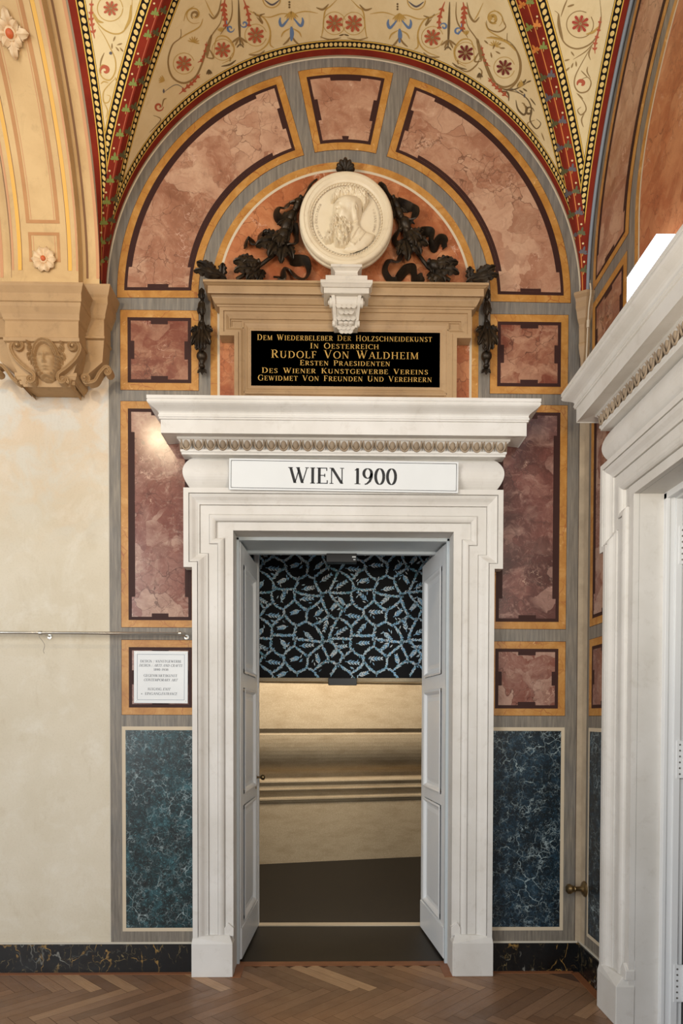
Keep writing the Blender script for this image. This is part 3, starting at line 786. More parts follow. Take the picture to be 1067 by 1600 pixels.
# ================================================================== stroke lettering (serif capitals)
TH, TN = .135, .05
def _arc(cx, cy, rx, ry, a0, a1, n=14):
    return [(cx+rx*math.cos(math.radians(a0+(a1-a0)*i/n)), cy+ry*math.sin(math.radians(a0+(a1-a0)*i/n))) for i in range(n+1)]
def _k(x0, y0, x1, y1): return ('k', [(x0,y0), (x1,y1)])
def _n(x0, y0, x1, y1): return ('n', [(x0,y0), (x1,y1)])
def _v(p): return ('v', p)
def _s(x, y, w=.13): return ('s', [(x-w, y), (x+w, y)])
def _t(x, y0, y1): return ('n', [(x, y0), (x, y1)])
GL = {
 'A': (.74, [_n(.07,0,.37,1), _k(.37,1,.66,0), _n(.18,.34,.56,.34), _s(.07,0,.1), _s(.66,0,.12)]),
 'B': (.62, [_k(.14,0,.14,1), _v([(.14,.97)]+_arc(.31,.755,.2,.215,90,-90)+[(.14,.53)]), _v([(.14,.53)]+_arc(.32,.275,.24,.25,90,-90)+[(.14,.025)]), _s(.1,0,.1), _s(.1,1,.1)]),
 'C': (.74, [_v(_arc(.44,.5,.36,.49,42,318,24)), _t(.715,.68,.95), _t(.715,.12,.2)]),
 'D': (.78, [_k(.14,0,.14,1), _v([(.14,.97)]+_arc(.3,.5,.38,.47,90,-90,20)+[(.14,.03)]), _s(.1,0,.1), _s(.1,1,.1)]),
 'E': (.6, [_k(.14,0,.14,1), _n(.14,.975,.52,.975), _n(.14,.52,.42,.52), _n(.14,.025,.54,.025), _t(.52,.8,1), _t(.42,.42,.62), _t(.55,0,.22), _s(.1,0,.1), _s(.1,1,.1)]),
 'F': (.56, [_k(.14,0,.14,1), _n(.14,.975,.5,.975), _n(.14,.5,.4,.5), _t(.5,.78,1), _t(.4,.4,.6), _s(.14,0,.14), _s(.1,1,.1)]),
 'G': (.8, [_v(_arc(.44,.5,.36,.49,42,300,24)), _t(.69,.68,.95), _k(.68,.06,.68,.42), _s(.68,.42,.12), _v(_arc(.44,.5,.36,.49,300,318,4))]),
 'H': (.82, [_k(.14,0,.14,1), _k(.66,0,.66,1), _n(.14,.51,.66,.51)] + [_s(x,y) for x in (.14,.66) for y in (0,1)]),
 'I': (.3, [_k(.15,0,.15,1), _s(.15,0), _s(.15,1)]),
 'J': (.4, [_k(.24,.2,.24,1), _v(_arc(.1,.15,.14,.2,10,-120,8)), _s(.24,1)]),
 'K': (.72, [_k(.14,0,.14,1), _n(.6,1,.18,.44), _k(.3,.58,.62,0), _s(.14,0), _s(.14,1), _s(.6,1,.11), _s(.64,0,.1)]),
 'L': (.58, [_k(.14,0,.14,1), _n(.14,.025,.52,.025), _t(.53,0,.24), _s(.1,0,.1), _s(.14,1)]),
 'M': (.92, [_n(.12,0,.12,1), _k(.14,1,.45,.03), _n(.45,.03,.76,1), _k(.78,0,.78,1), _s(.12,0,.1), _s(.78,0), _s(.1,1,.09), _s(.8,1,.1)]),
 'N': (.78, [_n(.12,0,.12,1), _k(.14,1,.65,.02), _n(.66,0,.66,1), _s(.12,0,.1), _s(.66,1,.1), _s(.1,1,.09)]),
 'O': (.84, [_v(_arc(.42,.5,.35,.49,0,360,32))]),
 'P': (.6, [_k(.14,0,.14,1), _v([(.14,.97)]+_arc(.3,.725,.24,.245,90,-90)+[(.14,.48)]), _s(.14,0,.14), _s(.1,1,.1)]),
 'R': (.68, [_k(.14,0,.14,1), _v([(.14,.97)]+_arc(.3,.745,.22,.225,90,-90)+[(.14,.52)]), _k(.32,.52,.6,0), _s(.14,0), _s(.1,1,.1), _s(.62,0,.08)]),
 'S': (.56, [_v([(.47,.82),(.42,.93),(.29,.98),(.16,.93),(.1,.8),(.13,.67),(.25,.57),(.38,.47),(.46,.35),(.46,.2),(.38,.07),(.25,.02),(.13,.07),(.08,.2)]), _t(.475,.75,.97), _t(.075,.03,.26)]),
 'T': (.66, [_k(.33,0,.33,1), _n(.05,.975,.61,.975), _t(.05,.78,1), _t(.61,.78,1), _s(.33,0,.14)]),
 'U': (.78, [_v([(.14,1),(.14,.35)]+_arc(.38,.33,.24,.31,180,360,14)+[(.62,.45)]), _n(.62,.36,.62,1), _s(.14,1), _s(.62,1,.1)]),
 'V': (.72, [_k(.08,1,.36,.02), _n(.36,.02,.64,1), _s(.08,1,.12), _s(.64,1,.1)]),
 'W': (1.02, [_k(.08,1,.31,.02), _n(.31,.02,.51,.86), _k(.46,1,.69,.02), _n(.69,.02,.93,1), _s(.08,1,.12), _s(.46,1,.1), _s(.93,1,.1)]),
 'X': (.7, [_k(.08,1,.6,0), _n(.6,1,.08,0), _s(.08,1,.11), _s(.6,1,.1), _s(.08,0,.1), _s(.6,0,.11)]),
 'Y': (.68, [_k(.08,1,.34,.48), _n(.6,1,.34,.48), _k(.34,0,.34,.5), _s(.08,1,.11), _s(.6,1,.1), _s(.34,0)]),
 'Z': (.62, [_n(.08,.975,.54,.975), _k(.54,.98,.06,.02), _n(.06,.025,.56,.025), _t(.08,.78,1), _t(.56,0,.22)]),
 '0': (.56, [_v(_arc(.28,.5,.21,.49,0,360,28))]),
 '1': (.44, [_k(.24,0,.24,1), _n(.24,.98,.1,.86), _s(.24,0,.15)]),
 '2': (.56, [_v([(.1,.74),(.14,.9),(.27,.98),(.41,.9),(.44,.74),(.36,.5),(.2,.25),(.08,.04)]), _n(.08,.04,.5,.04), _t(.5,0,.2)]),
 '3': (.52, [_v([(.1,.8),(.15,.93),(.27,.98),(.39,.9),(.4,.72),(.33,.58),(.22,.53)]), _v([(.22,.53),(.38,.47),(.44,.3),(.38,.1),(.24,.02),(.12,.06),(.07,.17)])]),
 '8': (.54, [_v(_arc(.27,.75,.16,.23,0,360,22)), _v(_arc(.27,.27,.2,.25,0,360,22))]),
 '9': (.56, [_v(_arc(.27,.68,.2,.3,0,360,24)), _v([(.47,.7),(.46,.45),(.38,.2),(.24,.04),(.12,0)])]),
 '/': (.42, [_n(.04,-.1,.38,1.05)]), '-': (.4, [_n(.04,.38,.36,.38)]), '.': (.22, [_k(.1,0,.1,.1)]), '\u00b7': (.28, [_k(.14,.42,.14,.56)]),
 '+': (.5, [_n(.25,0,.25,1), _n(.07,.7,.43,.7)]), ' ': (.34, []),
 '<': (.9, [('n', [(.1,.4),(.8,.4)]), ('k', [(.1,.4),(.36,.62)]), ('k', [(.1,.4),(.36,.18)])]),
}
def letter_quads(txt, bold=1.0, space=.06, wordsp=0):
    """quads of a line of text in units of cap height; returns list of 4-point lists and the total width"""
    out = []; x = 0
    for ch in txt:
        w, st = GL[ch]
        for kind, pts in st:
            if kind == 's':
                (a, y), (b, _) = pts; h = .022*bold; yy = y+(h if y < .5 else -h)
                out.append([(x+a, yy-h), (x+b, yy-h), (x+b, yy+h), (x+a, yy+h)]); continue
            for i in range(len(pts)-1):
                def wid(j):
                    if kind == 'k': return TH*bold
                    if kind == 'n': return TN*bold
                    a = pts[max(j-1, 0)]; b = pts[min(j+1, len(pts)-1)]
                    if pts[0] == pts[-1]:
                        if j in (0, len(pts)-1): a, b = pts[-2], pts[1]
                    l = math.hypot(b[0]-a[0], b[1]-a[1]) or 1
                    return (TN+(TH*1.05-TN)*abs((b[1]-a[1])/l)**1.6)*bold
                def nrm(j):
                    a = pts[max(j-1, 0)]; b = pts[min(j+1, len(pts)-1)]
                    if pts[0] == pts[-1] and j in (0, len(pts)-1): a, b = pts[-2], pts[1]
                    l = math.hypot(b[0]-a[0], b[1]-a[1]) or 1
                    return -(b[1]-a[1])/l, (b[0]-a[0])/l
                q = []
                diag = kind in 'kn' and abs(pts[1][0]-pts[0][0]) > .05 and abs(pts[1][1]-pts[0][1]) > .3
                for j, sg in ((i, 1), (i+1, 1), (i+1, -1), (i, -1)):
                    if diag:                             # diagonals are cut level
                        (ax, ay), (bx, by) = pts[0], pts[1]; hw = wid(j)*.5*math.hypot(bx-ax, by-ay)/abs(by-ay)
                        q.append((x+pts[j][0]+sg*hw, pts[j][1]))
                    else:
                        nx, ny = nrm(j); h = wid(j)*.5*sg; q.append((x+pts[j][0]+nx*h, pts[j][1]+ny*h))
                out.append(q)
        x += w+space + (wordsp if ch == ' ' else 0)
    return out, x-space
def text_line(mb, txt, cx, cz, h, width, y, m=0, bold=1.0, slant=0, space=.06, cap_only=None):
    """one line centred on (cx, cz) in the local xz plane, facing -y, fitted to width"""
    q, w = letter_quads(txt, bold, space); k = width/w
    for pts in q: mb.poly([(cx+(px-w/2)*k+slant*(pz-.5)*h, y, cz+(pz-.5)*h) for px, pz in pts], m)
def small_caps(mb, txt, cx, cz, h, width, y, m=0, bold=1.0):
    """first letters of words a little taller"""
    segs = []; x = 0
    for i, ch in enumerate(txt):
        big = 1.18 if (i == 0 or txt[i-1] == ' ') and ch not in ' ' else 1.0
        q, w = letter_quads(ch, bold); segs.append((q, x, big)); x += (w+.14)*(big if ch != ' ' else 1.5)
    k = width/(x-.14)
    for q, ox, b in segs:
        for pts in q: mb.poly([(cx+(ox+px*b-(x-.14)/2)*k, y, cz+(pz*b-.5)*h) for px, pz in pts], m)

# ================================================================== stone door surrounds
def sweep_u(mb, prof, m=0, smooth=False, back=.0035):
    """profile of (lateral reach, projection, z) carried round three sides of a block on a wall at y = 0"""
    mb.grid([[(-a, -back, z), (-a, -p, z), (a, -p, z), (a, -back, z)] for a, p, z in [(a, max(p, back), z) for a, p, z in prof]], m, smooth)
def wsweep(mb, hw, prof, m=0): sweep_u(mb, [(hw+p, p, z) for p, z in prof], m)
def make_portal(label):
    t = empty('stone_portal'); tag(t, label, 'doorway')
    # architrave with ears
    pr = [(0,.032),(.0465,.032),(.047,.026),(.0500,.026),(.0504,.041),(.056,.047),(.066,.052),(.078,.054),(.084,.052),(.0844,.040),(.087,.040),(.0874,.046),(.1375,.046),(.138,.040),(.1405,.040),(.141,.054),(.150,.056),(.162,.062),(.178,.075),(.190,.081),(.193,.0815),(.1934,.070),(.197,.070),(.1975,.086),(.226,.086),(.226,.0035)]
    rows = []
    for d, p in pr:
        e = .048 if d >= .0468 else .00001; zs = 2.525-(d-.05); zt = 2.572+d; x = HW+d
        rows.append([(-x,-p,.2),(-x,-p,zs),(-x-e,-p,zs),(-x-e,-p,zt),(x+e,-p,zt),(x+e,-p,zs),(x,-p,zs),(x,-p,.2)])
    mb = MB(); mb.grid(rows, 0, False); mb.build('architrave', WHITE_STONE, t)
    mb = MB()
    for s in (-1, 1):
        x = s*HW; mb.add([(x,-.032,0),(x,-.0035,0),(x,-.0035,2.572),(x,-.032,2.572)], [(0,1,2,3)])
    mb.add([(-HW,-.032,2.572),(HW,-.032,2.572),(HW,-.0035,2.572),(-HW,-.0035,2.572)], [(0,1,2,3)])
    mb.build('reveal', WHITE_STONE, t, fix=False)
    for s in (-1, 1):
        mb = MB(); a, b = HW-.004, HW+.232
        xs = sorted((s*a, s*b)); mb.box(xs[0], xs[1], -.094, -.0035, 0, .192)
        mb.add([(s*a,-.094,.192),(s*b,-.094,.192),(s*(HW+.226),-.084,.232),(s*(HW+.02),-.052,.232),(s*a,-.0035,.192),(s*(HW+.02),-.0035,.232),(s*b,-.0035,.192),(s*(HW+.226),-.0035,.232)],
               [(0,1,2,3),(0,3,5,4),(1,6,7,2),(3,2,7,5)])
        mb.add([(s*a,-.05,.225),(s*(HW+.05),-.05,.225),(s*(HW+.05),-.05,.27),(s*(HW+.03),-.046,.30),(s*a,-.046,.27),
                (s*a,-.0035,.225),(s*(HW+.05),-.0035,.225),(s*(HW+.05),-.0035,.27),(s*(HW+.03),-.0035,.30),(s*a,-.0035,.27)],
               [(0,1,2,3,4),(0,4,9,5),(1,6,7,2),(2,7,8,3),(3,8,9,4)])
        mb.build('plinth', WHITE_STONE, t, bevel=.003)
    # pulvinated frieze
    hw = .84; mb = MB()
    fr = [(0.0,2.792),(.028,2.792)] + [(.028+.05*math.sin(PI*i/14)**.8, 2.797+.19*i/14) for i in range(15)] + [(.028,2.99),(0,2.99)]
    wsweep(mb, hw, fr); mb.build('frieze', WHITE_STONE, t)
    # cornice
    mb = MB()
    cor = [(0,2.986),(.082,2.986),(.082,2.996),(.088,3.002),(.088,3.012),(.070,3.014),(.074,3.03),(.086,3.05),(.098,3.064),(.104,3.066),(.104,3.078),(.172,3.071),(.176,3.067),(.176,3.14),(.184,3.142),(.184,3.150),(.188,3.152),(.188,3.158)]
    cor += [(.188+.046*(t*.8+.2*(1-math.cos(PI*t))/2) - .012*math.sin(2*PI*t), 3.160+.068*t) for t in [i/10 for i in range(11)]]
    cor += [(.238,3.230),(.238,3.247),(.0,3.256)]
    wsweep(mb, hw, cor); mb.build('cornice', WHITE_STONE, t)
    # egg and dart
    mb = MB()
    def egg(cx, cy, rot):
        c, s_ = math.cos(rot), math.sin(rot)
        R = lambda x, y, z: (cx+c*x-s_*y, cy+s_*x+c*y, z)
        rows = []
        for i in range(7):
            a = -PI/2+PI*i/6
            rows.append([R(.0185*math.cos(a)*math.cos(PI+PI*j/8), .020*math.cos(a)*math.sin(PI+PI*j/8)-(a*.008), 3.040+.027*math.sin(a)) for j in range(9)])
        mb.grid(rows, 0, True)
        pts = [R(.027*math.cos(PI+PI*k/10)*(1), -.012, 3.056+.046*math.sin(PI+PI*k/10)) for k in range(11)]
        pts = [R(-.027, -.018, 3.066)]+pts+[R(.027, -.018, 3.066)]
        mb.tube(pts, .0052, 6)
        mb.add([R(.0345,-.020,3.066), R(.0275,-.002,3.062), R(.0415,-.002,3.062), R(.0345,-.004,3.012), R(.0345,-.014,3.04)], [(0,1,4),(0,4,2),(4,1,3),(4,3,2)])
    n = 27; w = 2*(hw+.088)/n
    for i in range(n): egg(-(hw+.088)+w*(i+.5), -.078, 0)
    for s in (-1, 1): egg(s*(hw+.078), -.045, s*PI/2)
    mb.build('egg_and_dart_moulding', SOILED_SHADE_STONE, t)
    return t
pb = make_portal('white stone door surround with egg-and-dart cornice, carrying the WIEN 1900 sign')
pb.location = (DOORX, WY, 0)
pr_ = copy_tree(pb); pr_['label'] = 'white stone door surround seen obliquely in the right side wall, with no sign'
for nm, P, lb in (('trim_6', lambda a, y, z: (DOORX+a, WY+y, z), 'white stone jambs and soffit through the wall of the central doorway'), ('trim_7', lambda a, y, z: (WX+y, PORTY-a, z), 'white stone jambs and soffit of the doorway in the right wall')):
    mb = MB(); hz = 2.572
    for s in (-1, 1): mb.poly([P(s*HW,-.0025,0), P(s*HW,.16,0), P(s*HW,.16,hz), P(s*HW,-.0025,hz)])
    mb.poly([P(-HW,-.0025,hz), P(HW,-.0025,hz), P(HW,.16,hz), P(-HW,.16,hz)])
    struct(mb.build(nm, WHITE_STONE, fix=False), lb, 'doorway reveal')
pr_.location = (WX, PORTY, 0); pr_.rotation_euler = (0, 0, -PI/2)

# ---- recess of the central doorway, threshold, door leaves
mb = MB(); DW = HW-.016
for s in (-1, 1):
    xs = sorted((DOORX+s*DW, DOORX+s*(HW+.07))); mb.box(xs[0], xs[1], 4.11, 4.135, 0, 2.572)
    xs = sorted((DOORX+s*(HW+.04), DOORX+s*(HW+.07))); mb.box(xs[0], xs[1], 4.135, 4.46, 0, 2.572)
mb.box(DOORX-HW-.03, DOORX+HW+.03, 4.11, 4.14, 2.553, 2.60)
mb.box(DOORX-HW-.06, DOORX+HW+.06, 4.14, 4.45, 2.566, 2.60)
mb.box(DOORX-HW-.06, DOORX+HW+.06, 4.42, 4.46, 2.548, 2.60)
mb.box(DOORX-HW-.06, DOORX+HW+.06, 4.14, 4.165, 2.556, 2.57)
struct(mb.build('trim_3', PAINTG, bevel=.003), 'grey-white painted wooden lining inside the central doorway', 'door lining')
mb = MB(); mb.box(-.545, -.512, 4.86, 4.92, 0, 2.72)
mb.box(-.552, -.545, 4.875, 4.905, 0, 2.72)
struct(mb.build('trim_4', PAINTW, bevel=.003), 'narrow white inner frame post behind the left door leaf', 'frame post')
mb = MB(); mb.box(-.62, .80, 4.86, 4.93, 0, .006)
struct(mb.build('trim_5', CREAMLINE), 'pale strip across the dark passage floor between the door leaves', 'threshold strip')
def make_leaf(name, s, label):
    """door leaf hinged at local origin, closing towards +x*s, visible face towards the opening"""
    W, H, T = .665, 2.535, .042
    t = empty(name); struct(t, label, 'door')
    rails = [(.0, .20), (.93, 1.0-.0), (1.66, 1.76), (2.42, H)]
    mb = MB()
    st = .10
    def bx(a0, a1, z0, z1, y0=0, y1=T): mb.box(min(s*a0, s*a1), max(s*a0, s*a1), y0, y1, z0, z1)
    bx(0, st, 0, H); bx(W-st, W, 0, H)
    for z0, z1 in ((0, .21), (.93, 1.0), (1.66, 1.75), (2.42, H)): bx(st, W-st, z0, z1)
    bx(.004, W-.004, .0, .19, -.006, 0)
    mb.build('frame', PAINTW, t, bevel=.003)
    for z0, z1 in ((.21, .93), (1.0, 1.66), (1.75, 2.42)):
        mb = MB()
        x0, x1 = st, W-st
        for side in (0, 1):
            f = (lambda y: y) if side == 0 else (lambda y: T-y)
            steps = [(0, -.008), (.012, -.012), (.022, -.006), (.032, .008), (.05, .012), (.075, .004), (.08, .004)]
            rows = [[(s*(x0+o), f(y), z0+o), (s*(x1-o), f(y), z0+o), (s*(x1-o), f(y), z1-o), (s*(x0+o), f(y), z1-o)] for o, y in steps]
            mb.grid(rows, 0, False, True); mb.poly(rows[-1])
        mb.build('panel', PAINTW, t)
    return t
dl = make_leaf('door_1', 1, 'left leaf of the white panelled double door, folded open into the passage')
dl.location = (DOORX-HW+.02, 4.142, .018); dl.rotation_euler = (0, 0, math.radians(87.5))
mb = MB(); M0 = Matrix.Translation((.60, -.0, 1.06)) @ Matrix.Rotation(PI/2, 4, 'X')
mb.lathe([(.0,.0),(.022,0),(.022,.004),(.008,.008),(.007,.03),(.014,.036),(.02,.046),(.018,.058),(.008,.064),(0,.065)], M0, 16)
mb.box(.585, .615, -.003, 0, .98, 1.12)
mb.build('door_handle', BRASS, dl)
mb = MB()
mb.box(.6655, .667, .008, .034, 1.0, 1.16); mb.box(.6655, .668, .012, .03, 1.2, 1.24)
mb.build('lock_plate', BRASS, dl)
dr = make_leaf('door_2', -1, 'right leaf of the white panelled double door, open and brightly lit')
dr.location = (DOORX+HW-.012, 4.142, .018); dr.rotation_euler = (0, 0, math.radians(-85.0))
mb = MB(); mb.box(-.10, -.085, -.002, 0, .16, .175); mb.build('keyhole', BLACKP, dr)

# ---- door frame in the right wall
t = empty('door_3'); struct(t, 'white metal door frame with screwed hinges at the right edge', 'door')
mb = MB(); yb = PORTY+HW
for x0, x1, dy in ((1.594, 1.612, .028), (1.612, 1.640, .022), (1.640, 1.672, .030), (1.672, 1.70, .018)):
    mb.box(x0, x1, yb-dy, yb+.05, 0, 2.57)
    mb.box(x0, x1, PORTY-HW, yb, 2.57-dy, 2.60)
mb.build('frame', PAINTW, t, bevel=.002)
mb = MB(); mb.box(1.70, 1.75, 1.99, yb+.03, 0, 2.58); mb.build('dark_rebate', BLACKP, t)
mb = MB(); mb.box(1.72, 1.76, yb-.70, yb-.075, .02, 2.50); mb.build('leaf', PAINTW, t, bevel=.004)
for z in (.22, 1.30, 2.32):
    mb = MB(); mb.box(1.655, 1.700, yb-.034, yb-.030, z-.09, z+.09)
    mb.lathe([(.0,-.085),(.011,-.085),(.011,.085),(0,.085)], Matrix.Translation((1.706, yb-.045, z)), 12)
    h = mb.build('hinge', PAINTW, t)
    mb = MB()
    for k in range(6): mb.lathe([(0,.003),(.0045,.003),(.0045,0)], Matrix.Translation((1.668, yb-.034, z-.07+.028*k)) @ Matrix.Rotation(PI/2, 4, 'X'), 8)
    mb.build('screws', STEEL, h)

# ---- passage behind the doorway
mb = MB(); mb.poly([(-2.4,4.15,0),(3.2,4.15,0),(3.2,8.6,0),(-2.4,8.6,0)])
struct(mb.build('floor_passage', DARKFLOOR, fix=False), 'dark brown floor of the passage behind the doorway', 'floor')
mb = MB()
for a in ((-2.4,-2.35,4.46,8.6,0,3.3), (3.15,3.2,4.46,8.6,0,3.3), (-2.4,3.2,8.55,8.6,0,3.3), (-2.4,3.2,4.0+.47,8.6,3.3,3.35), (-2.4,DOORX-HW-.06,4.44,4.47,0,3.3), (DOORX+HW+.06,3.2,4.44,4.47,0,3.3), (-2.4,3.2,4.44,4.47,2.60,3.3)): mb.box(*a)
struct(mb.build('wall_passage', DARKROOM), 'dark walls of the passage', 'wall')
A_ = math.radians(12.6)
t = empty('moulded_plaster_wall', (0.2, 7.12, 0), A_); struct(t, 'beige grainy plaster wall with long horizontal mouldings beyond the doorway', 'wall')
mb = MB()
prof = [(0,0),(0,.60),(-.0,.615),(.012,.625),(.02,.645),(.03,.652),(.03,.668),(.012,.672),(.0,.69),(.006,.715),(.022,.735),(.036,.745),(.036,.752),(.05,.754),(.05,.766),(.04,.768),(.042,.80),(.058,.82),(.066,.835),(.062,.85),(.04,.858),(.0,.862),(-.05,.875),(-.07,.91),(-.05,.94)]
prof += [(-.05+.23*math.sin(PI*.5*i/12), .94+.38*(1-math.cos(PI*.5*i/12))**.8) for i in range(1, 13)]
prof += [(.16,1.345),(.16,1.375),(.20,1.38)]
prof += [(.20-.06*(i/8)**1.5, 1.38+.46*i/8) for i in range(1, 9)] + [(.16,1.85),(.17,1.865),(.165,1.885),(.12,1.89),(.0,1.90),(0,3.3)]
mb.grid([[(x, -p, z) for x in (-2.2, 2.6)] for p, z in prof], 0, False)
mb.build('mouldings', CAST, t, fix=False)

# ---- patterned hanging in the doorway
t = empty('patterned_hanging', (.075, 5.30, 1.80)); tag(t, 'black fabric hanging with an ice-blue branch and leaf pattern inside the doorway', 'hanging')
INKBL = [plain('print_'+n, c, .7) for n, c in (('ice', (206,232,244)), ('sky', (158,208,242)), ('teal', (126,184,204)), ('pale', (236,246,250)))]
CLOTH = plain('black_cloth', (7,9,13), .85)
mb = MB(); HWB, HB = .80, 1.25
mb.box(-HWB, HWB, 0, .006, 0, HB)
PX, PZ = .615, .36; r3 = random.Random(11)
def seg(a, b, w, m): 
    dx, dz = b[0]-a[0], b[1]-a[1]; l = math.hypot(dx, dz) or 1; nx, nz = -dz/l*w/2, dx/l*w/2
    mb.poly([(a[0]+nx,-.0008,a[1]+nz),(a[0]-nx,-.0008,a[1]-nz),(b[0]-nx,-.0008,b[1]-nz),(b[0]+nx,-.0008,b[1]+nz)], m)
def pleaf(x, z, a, l, w, m):
    c, s = math.cos(a), math.sin(a)
    mb.poly([(x+c*l*t-s*w*h, -.0012, z+s*l*t+c*w*h) for t, h in ((0,0),(.35,.5),(.7,.42),(1,0),(.7,-.42),(.35,-.5))], m)
cells = [(0,0),(.17,.03),(.36,-.03),(.50,.05),(.09,.12),(.27,.15),(.44,.14),(.57,.20),(.0,.24),(.17,.27),(.35,.25)]
pts = [(x+i*PX+r3.uniform(-.0,.0), z+j*PZ) for i in range(-3, 4) for j in range(-2, 6) for x, z in cells]
# network between the cells: walk the perpendicular edges of neighbouring cells
import itertools
P2 = np.array(pts)
def vor_edges():
    """Voronoi edges by clipping each cell against its neighbours"""
    es = {}
    for i, p in enumerate(pts):
        if abs(p[0]) > HWB+.3 or p[1] < -.3 or p[1] > HB+.3: continue
        poly = [(p[0]-.4,p[1]-.4),(p[0]+.4,p[1]-.4),(p[0]+.4,p[1]+.4),(p[0]-.4,p[1]+.4)]
        dd = np.hypot(P2[:,0]-p[0], P2[:,1]-p[1])
        for j in np.argsort(dd)[1:16]:
            q = pts[j]; mx, mz = (p[0]+q[0])/2, (p[1]+q[1])/2; nx, nz = q[0]-p[0], q[1]-p[1]
            out = []
            for k in range(len(poly)):
                a, b = poly[k], poly[(k+1) % len(poly)]
                da, db = (a[0]-mx)*nx+(a[1]-mz)*nz, (b[0]-mx)*nx+(b[1]-mz)*nz
                if da <= 0: out.append(a)
                if (da < 0) != (db < 0):
                    u = da/(da-db); out.append((a[0]+(b[0]-a[0])*u, a[1]+(b[1]-a[1])*u))
            poly = out
        for k in range(len(poly)):
            a, b = poly[k], poly[(k+1) % len(poly)]
            if math.hypot(a[0]-b[0], a[1]-b[1]) < .012: continue
            key = tuple(sorted([(round(a[0],3),round(a[1],3)),(round(b[0],3),round(b[1],3))])); es[key] = 1
    return list(es)
inside = lambda x, z: abs(x) < HWB-.01 and .01 < z < HB-.01
def twig(a, b, seed, stemw=.0055, leaf=.026, dens=.0072):
    rr = random.Random(seed); l = math.hypot(b[0]-a[0], b[1]-a[1]); n = max(2, int(l/dens)); ang = math.atan2(b[1]-a[1], b[0]-a[0])
    bow = rr.uniform(-.014, .014); pr0 = a
    for k in range(1, n+1):
        f = k/n; o = bow*math.sin(PI*f)
        q = (a[0]+(b[0]-a[0])*f-math.sin(ang)*o, a[1]+(b[1]-a[1])*f+math.cos(ang)*o)
        if inside(*q) and inside(*pr0):
            seg(pr0, q, stemw, 2)
            pleaf(q[0], q[1], ang+(.5 if k % 2 else -.5)+rr.uniform(-.2,.2), leaf*rr.uniform(.6,1.05), leaf*.34, 1+rr.choice((0,0,1,1,3,2)))
        pr0 = q
for k, (a, b) in enumerate(vor_edges()): twig(a, b, int((a[0] % PX)*997+(a[1] % PZ)*1009)+k % 3)
for k, (x, z) in enumerate(pts):
    if not inside(x, z): continue
    rr = random.Random(int((x+6) % PX*1000)*31+int((z+6) % PZ*1000)); a = rr.uniform(0, 6.28); ln = rr.uniform(.038, .058)
    if k % 3 != 1:
        for q in range(3): 
            b2 = rr.uniform(0, 6.28)
            if inside(x+.05*math.cos(b2), z+.05*math.sin(b2)): pleaf(x+.035*math.cos(b2), z+.035*math.sin(b2), b2+1.2, .03, .008, 1+rr.choice((0,3,1)))
    A0 = (x-math.cos(a)*ln, z-math.sin(a)*ln); B0 = (x+math.cos(a)*ln, z+math.sin(a)*ln)
    if not (inside(*A0) and inside(*B0)): continue
    seg(A0, B0, .005, 2)
    for q in range(4):
        f = .15+.23*q
        for sg in (-1, 1):
            xx, zz_ = A0[0]+(B0[0]-A0[0])*f, A0[1]+(B0[1]-A0[1])*f
            if inside(xx+.03*sg, zz_+.03): pleaf(xx, zz_, a+sg*.5, .040*(1-.12*q), .0100, 1+rr.choice((0,3,1)))
fb = mb.build('fabric', [CLOTH]+INKBL, t, fix=False)
mb = MB(); mb.box(-HWB, HWB, -.008, .012, -.028, 0); mb.build('bottom_rail', CAST, t, bevel=.003)
mb = MB(); mb.box(-.095, .125, -.035, -.009, -.058, -.002)
o = mb.build('black_box', BLACKP, bevel=.003, loc=(.075+.0, 5.30, 1.80)); tag(o, 'small black box at the middle of the lower edge of the patterned hanging', 'box')
mb = MB(); x0, z0 = BK(510, 880, 4.44); x1, z1 = BK(557, 868, 4.44)
mb.box(x0, x1, 4.40, 4.46, z0-.002, 2.5475)
o = mb.build('black_sensor_box', BLACKP, bevel=.003)
tag(o, 'black sensor box with a tiny white label under the top of the central doorway', 'box')
mb = MB(); mb.box(x1-.03, x1-.006, 4.3985, 4.3995, z0+.028, z0+.036); mb.box(x1-.022, x1-.008, 4.3985, 4.3995, z0+.012, z0+.018)
mb.build('white_label', ENAMEL, o)

# ================================================================== things on the walls
def plate_sign(name, w, h, th, inset, linew, line_m, label, cat, holes=True):
    t = empty(name); tag(t, label, cat)
    mb = MB(); mb.box(-w/2, w/2, -th, 0, -h/2, h/2); mb.build('plate', ENAMEL, t, bevel=.0015)
    mb = MB(); a, b = w/2-inset, h/2-inset; y = -th-.0006
    for x0, x1, z0, z1 in ((-a,a,b-linew,b), (-a,a,-b,-b+linew), (-a,-a+linew,-b,b), (a-linew,a,-b,b)):
        mb.poly([(x0,y,z0),(x1,y,z0),(x1,y,z1),(x0,y,z1)])
    mb.build('border_line', line_m, t, fix=False)
    for sx in (-1, 1):
        for sz in (-1, 1):
            mb = MB(); mb.lathe([(0,.0028),(.0025,.0026),(.0034,0)], Matrix.Translation((sx*(w/2-.014), -th, sz*(h/2-.014))) @ Matrix.Rotation(PI/2, 4, 'X'), 10)
            mb.build('screw', STEEL, t)
    return t
# ---- WIEN 1900 sign on the frieze
sg = plate_sign('doorway_sign', 1.300, .176, .006, .010, .0028, BLACKINK, 'long white enamel sign reading WIEN 1900 above the central doorway', 'sign')
mb = MB(); text_line(mb, 'WIEN 1900', -.006, -.002, .090, .612, -.0068, 0, 1.05, 0, .05); mb.build('lettering', BLACKINK, sg, fix=False)
x, z = BK(537.5, 743.5, 3.90); sg.location = (x, WY-.0965, z); sg.rotation_euler = (math.radians(0), math.radians(.45), 0)

